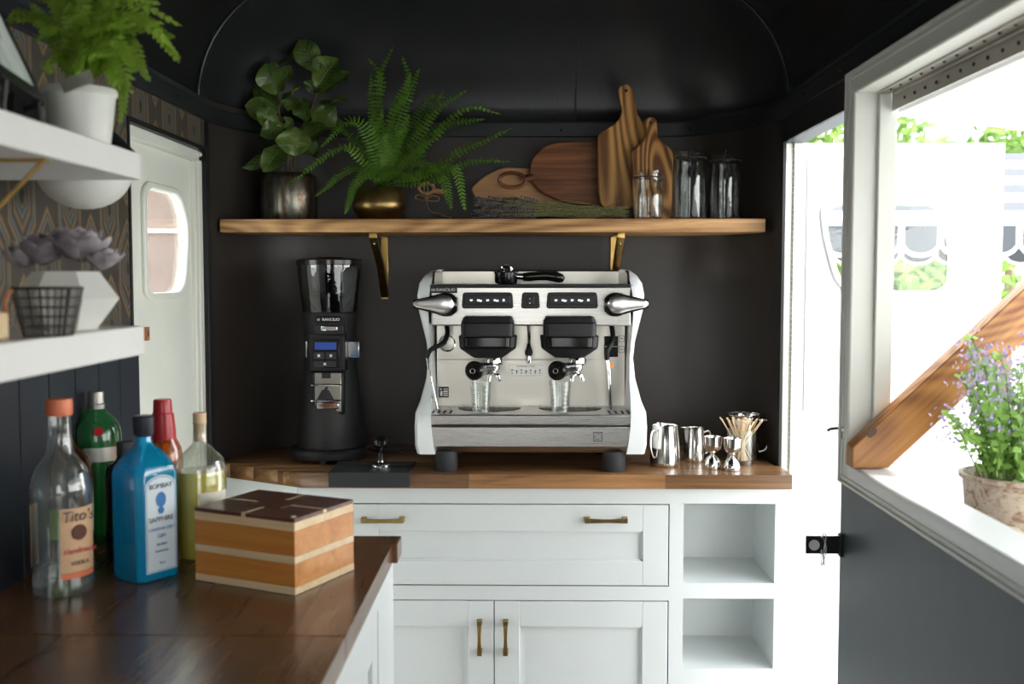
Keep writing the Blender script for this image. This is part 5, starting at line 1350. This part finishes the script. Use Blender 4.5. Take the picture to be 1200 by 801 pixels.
lab = [(-lw_, .016), (lw_, .016), (lw_, .160)]+[(lw_*math.cos(PI*k/10), .160+.018*math.sin(PI*k/10)) for k in range(1, 10)]+[(-lw_, .160)]
# label on the face turned right (+x local)
MB().poly([(s+.0003, x, z) for x, z in lab], (.0008, 0, 0)).build('label', M['paperwhite'], root, local=True)
mb = MB(); n_ = len(lab)
for i in range(n_):
    a0_, b0_ = lab[i], lab[(i+1) % n_]; mb.tube([(s+.0012, a0_[0]*.93, .09+(a0_[1]-.09)*.97), (s+.0012, b0_[0]*.93, .09+(b0_[1]-.09)*.97)], .0005, 4)
mb.build('label_border', M['bluep'], root, local=True)
MB().lathe([(.009, -.001), (.010, .0005)], (0, 0, 0), 20, sy=1.3).xf(Matrix.Translation((s+.0014, 0, .137)) @ Matrix.Rotation(PI/2, 4, 'Y') @ Matrix.Rotation(PI/2, 4, 'Z')).build('portrait_oval', M['bluep'], root, local=True)
MB().cyl((s+.001, 0, .119), (s+.0018, 0, .119), .006, n=14).build('portrait_oval', M['bluep'], root, local=True)
RW = WM[root.name]
for body, sz, z in (('BOMBAY', .0115, .160), ('SAPPHIRE', .0115, .104), ('LONDON DRY', .0075, .088), ('GIN', .0095, .076), ('distilled', .0065, .062), ('botanicals', .0065, .051), ('70 cl', .006, .030)):
    text(body, sz, RW @ Vector((s+.0016, 0, z)), M['ink'] if sz > .01 else M['bluep'], root, rot=(PI/2, 0, PI/2+math.radians(-34)))

# ================================================================== WOODEN BOX
nA, nB, nC = Vector((-.370, 1.656, 0)), Vector((-.562, 1.744, 0)), Vector((-.286, 1.80, 0))
rz = math.atan2((nA-nB).y, (nA-nB).x); W_ = .205; D_ = .166; Hb = .124
bxr = thing('striped_wooden_box', 'wooden box striped in honey, pale maple and dark lid, beside the bottles', 'box', (nA.x, nA.y, CT+.0005), rz=rz)
def lay(name, z0, z1, mat, e=0): MB().box(-W_-e, 0+e, -e, D_+e, z0, z1).build(name, mat, bxr, local=True, bevel=.001)
lay('pale_strip', 0, .012, M['maple'], .0004); lay('honey_panel', .012, .050, M['boxwood']); lay('pale_strip', .050, .062, M['maple'], .0004)
lay('honey_panel', .062, .103, M['boxwood']); lay('pale_strip', .103, .117, M['maple'], .0004)
cw = .008
for i in range(2):
    for j in range(2):
        x0, x1 = (-W_, -W_/2-cw/2) if i == 0 else (-W_/2+cw/2, 0); y0, y1 = (0, D_/2-cw/2) if j == 0 else (D_/2+cw/2, D_)
        MB().box(x0, x1, y0, y1, .117, .1235).build('lid_square', M['mahogany'], bxr, local=True, bevel=.0008)
MB().box(-W_, 0, D_/2-cw/2, D_/2+cw/2, .117, .1232).build('lid_cross', M['maple'], bxr, local=True); MB().box(-W_/2-cw/2, -W_/2+cw/2, 0, D_, .117, .1234).build('lid_cross', M['maple'], bxr, local=True)
MB().box(-W_/2-.035, -W_/2+.035, D_/2-.03, D_/2+.03, .1233, .1242).build('lid_centre', M['mahogany'], bxr, local=True, bevel=.0003)
MB().cyl((-.012, .014, .1234), (-.012, .014, .1240), .005).build('lid_stud', M['print'], bxr, local=True)

# ================================================================== LEFT SHELVES
def lshelf(lb, z0, z1):
    root = thing('wall_shelf', lb, 'shelf', (-.73, 1.1, z0))
    MB().box(XL+.003, -.60, .45, 1.648, z0, z1).build('shelf_board', M['shelfwhite'], root, bevel=.002)
    for y in ((1.352, .75) if z0 > 1.5 else (.75,)):
        o = MB().tube([(-.618, y, z0-.003), (XL+.008, y, z0-.003-(.86-.618))], .0032, 8)
        o.box(XL+.003, XL+.007, y-.008, y+.008, z0-.26, z0).box(XL+.003, -.612, y-.007, y+.007, z0-.004, z0)
        o.build('bracket', M['brass'], root)
    return root
lshelf('upper white wall shelf on the left wall carrying the potted fern', 1.571, 1.612)
lshelf('lower white wall shelf on the left wall carrying the succulent planter', 1.300, 1.345)
# fern pot on the upper shelf
_p = at(93, 105, 1.56); qx, qy, qz = _p.x, 1.56, 1.6125; qh = _p.z-1.6125
wp = thing('white_pot', 'white glazed pot on the upper left shelf', 'pot', (qx, qy, qz))
MB().lathe([(.040, 0), (.042, .004), (.050, qh-.010), (.053, qh-.008), (.053, qh), (.049, qh), (.046, qh-.02), (.001, qh-.022)], (qx, qy, qz), 36, cap=False).build('pot_body', M['ceramic'], wp)
MB().lathe([(.047, qh-.016), (.001, qh-.012)], (qx, qy, qz), 20).build('soil', M['soil'], wp)
MB().box(qx+.002, qx+.048, qy-.060, qy-.057, qz+qh-.016, qz+qh+.002).xf(Matrix.Translation((qx, qy, qz+.07)) @ Matrix.Rotation(-.35, 4, 'Y') @ Matrix.Translation((-qx, -qy, -qz-.07))).build('name_tag', M['dull'], wp)
lf_ = thing('potted_fern', 'lime-green fern spilling over the white pot on the upper left shelf', 'plant', (qx, qy, qz+.075))
rg_ = random.Random(8)
ends = [((140, 20), (190, 40), (218, 70), 0), ((150, 45), (165, 60), (172, 100), -.03), ((125, 60), (150, 75), (133, 155), -.02), ((110, 10), (150, -15), (180, 10), .03), ((100, -10), (120, -50), (170, -60), .03),
        ((90, 0), (90, -40), (95, -90), 0), ((70, 10), (50, -10), (20, -30), 0), ((60, 30), (30, 10), (5, 20), -.02), ((90, 40), (120, 20), (160, 25), -.05), ((85, 50), (60, 30), (40, 50), -.05),
        ((95, 50), (105, 20), (130, 0), -.03), ((90, 60), (85, 30), (70, 0), -.04), ((110, 60), (140, 50), (165, 85), -.06), ((100, 30), (120, 0), (145, -30), 0), ((120, 50), (160, 30), (200, 45), .02),
        ((95, 70), (120, 50), (140, 60), -.07), ((80, 70), (65, 60), (55, 75), -.06), ((105, 40), (130, 20), (175, 35), .04), ((90, 30), (70, 0), (60, -40), .02), ((100, 20), (150, 10), (200, 25), .05),
        ((125, 75), (138, 85), (145, 120), -.03), ((80, 40), (50, 20), (30, 10), .03), ((100, 60), (130, 40), (150, 45), -.02), ((95, 50), (90, 10), (110, -40), -.02)]
for m1, m2, e, dd in ends:
    for rep in range(2):
        j = lambda s_: rg_.uniform(-s_, s_)
        pts_ = [at(97+j(14), 100, qy+dd*.1), at(m1[0]+j(7), m1[1]+j(7), qy+dd*.5+j(.015)), at(m2[0]+j(12), m2[1]+j(12), qy+dd+j(.02)), at(e[0]+j(14), e[1]+j(12), qy+dd*1.3+j(.03))]
        if rep == 1 and pts_[3].z < qz+.05: continue
        for p_ in pts_: p_.x = max(p_.x, XL+.035)
        frond(pts_, lf_, M['fern2'], .016, n=20, pin_w=.5)
# leaning picture frame with easel back
pfm = thing('picture_frame', 'black framed botanical print propped at the left end of the upper shelf', 'picture', (-.64, 1.3, 1.612))
BR, BL = at(50, 122, 1.42), at(-12, 82, 1.22); TR = at(4, -6, 1.50); vup = (TR-BR)
U_ = (BL-BR); U_.normalize(); V_ = vup-U_*vup.dot(U_); V_.normalize(); N_ = U_.cross(V_).normalized()
if N_.y > 0: N_ = -N_
Wf, Hf, bw = .17, .24, .019
def fq(u0, u1, v0, v1, d0, d1): return MB().loft([[BR+U_*u+V_*v+N_*d for u, v in ((u0, v0), (u1, v0), (u1, v1), (u0, v1))] for d in (d0, d1)])
mb = MB()
for a4 in ((0, Wf, 0, bw), (0, Wf, Hf-bw, Hf), (0, bw, bw, Hf-bw), (Wf-bw, Wf, bw, Hf-bw)):
    q = fq(*a4, -.004, .010); mb.add(q.v, q.f)
mb.build('frame', M['blackp'], pfm, bevel=.001)
fq(bw, Wf-bw, bw, Hf-bw, -.003, .001).build('print', M['print_leaf'], pfm)
MB().tube([BR+V_*.10+U_*.08-N_*.006, Vector((XL+.06, BR.y-.02, 1.6125))], .004, 6).tube([BR+U_*.02, Vector((BR.x-.005, BR.y, 1.6125))], .004, 6).tube([BR+U_*(Wf-.02), Vector(((BR+U_*(Wf-.02)).x-.005, (BR+U_*(Wf-.02)).y, 1.6125))], .004, 6).build('easel_leg', M['blackp'], pfm)
# wall sconce
sy = 1.80; sx = at(99, 215, sy).x
sc_ = thing('wall_sconce', 'opal glass wall lamp with black conical shade behind the upper left shelf', 'lamp', (sx, sy, 1.6))
gzc = at(98, 245, sy).z
MB().sphere((sx, sy, gzc+.066), .078, 32, 16, sz=.85).build('glass_globe', M['ceramic'], sc_)
MB().lathe([(.087, .090), (.088, .094), (.055, .128), (.024, .142), (.018, .156), (.001, .158)], (sx, sy, gzc), 36).build('shade', M['blackp'], sc_)
MB().tube(spline([(sx, sy, gzc+.15), (sx, sy, gzc+.175), (sx-.04, sy, gzc+.188), (XL+.010, sy, gzc+.165)], 5), .006, 8).cyl((XL+.003, sy, gzc+.165), (XL+.014, sy, gzc+.165), .04, n=24).build('arm', M['blackp'], sc_)
# succulent in faceted planter
fx_, fy_, fz = -.655, 1.50, 1.3455
fpn = thing('faceted_planter', 'white faceted diamond-shaped planter on the lower left shelf', 'planter', (fx_, fy_, fz))
MB().lathe([(.040, 0), (.074, .045), (.046, .083), (.040, .083), (.036, .07), (.001, .07)], (fx_, fy_, fz), 7, cap=False).build('planter_body', M['ceramic'], fpn, angle=10)
sc2 = thing('succulent', 'plum-grey succulent rosettes filling the faceted planter', 'plant', (fx_, fy_, fz+.07))
rq = random.Random(2)
MB().lathe([(.036, .071), (.001, .073)], (fx_, fy_, fz), 12).build('soil', M['soil'], sc2)
for ci, (ox, oy, oz, rr) in enumerate(((-.030, -.005, .095, .042), (.025, -.012, .100, .044), (-.002, .02, .105, .044), (.052, .0, .088, .03), (-.060, .0, .09, .032))):
    cc = Vector((fx_+ox, fy_+oy, fz+oz))
    for ring_, (nn, tilt, ln) in enumerate(((7, .55, 1.15), (6, .9, 1.05), (4, 1.25, .9))):
        for k in range(nn):
            a_ = 2*PI*k/nn+ring_*.4+ci; d_ = Vector((math.cos(a_)*math.cos(tilt), math.sin(a_)*math.cos(tilt), math.sin(tilt))); L_ = rr*ln
            sd_ = Vector((-math.sin(a_), math.cos(a_), 0)); up = sd_.cross(d_)*-1
            secs = []
            for t, w_, th_ in ((0, .16, .10), (.35, .34, .14), (.7, .40, .12), (.9, .25, .08), (1.0, .03, .02)):
                c_ = cc+d_*L_*t-up*(.12*L_*t*t) if False else cc+d_*L_*t+Vector((0, 0, .10*L_*t*t))
                secs.append([c_+sd_*w_*L_*math.cos(q*PI/3)+up*th_*L_*math.sin(q*PI/3) for q in range(6)])
            MB().loft(secs).build('leaf', M['succ'], sc2, angle=80)
# wire basket
_p = at(56, 360, 1.33); wx, wy = _p.x, 1.33; wz_ = 1.3455
wk = thing('wire_basket', 'small dark wire basket before the faceted planter', 'basket', (wx, wy, wz_))
mb = MB()
def sqr(w_, z, r=.3): return [(wx+x, wy+y, wz_+z) for x, y in rrect(w_*2, w_*1.7, w_*r, 4)]
for k in range(6):
    t = k/5; w_ = .025+.011*t; p_ = sqr(w_, .001+.060*t); mb.tube(p_+[p_[0]], .0008 if k < 5 else .0018, 5, cap=False)
lo, hi = sqr(.025, .001), sqr(.036, .061)
for i in range(0, len(lo)): mb.tube([lo[i], hi[i]], .0008, 4)
for k in range(1, 7):
    t = k/7
    for s_ in (-1, 1):
        mb.tube([(wx-.025+.050*t, wy+s_*.0213, wz_+.001), (wx-.036+.072*t, wy+s_*.0306, wz_+.061)], .0008, 4)
        mb.tube([(wx+s_*.025, wy-.0213+.0426*t, wz_+.001), (wx+s_*.036, wy-.0306+.0612*t, wz_+.061)], .0008, 4)
mb.build('wire_mesh', M['wirem'], wk)
bk = MB().box(-.70, -.622, 1.215, 1.262, 1.3455, 1.379).build('paper_packet', M['maple'], bevel=.004)
tag(bk, 'small pale packet lying left of the wire basket on the lower shelf', 'packet')
cl = MB().tube(spline([(wx-.030, wy-.031, wz_+.060), (wx-.036, wy-.037, wz_+.045), (wx-.032, wy-.040, wz_+.02)], 4), .003, 6).build('leather_tab', M['leather'], wk)
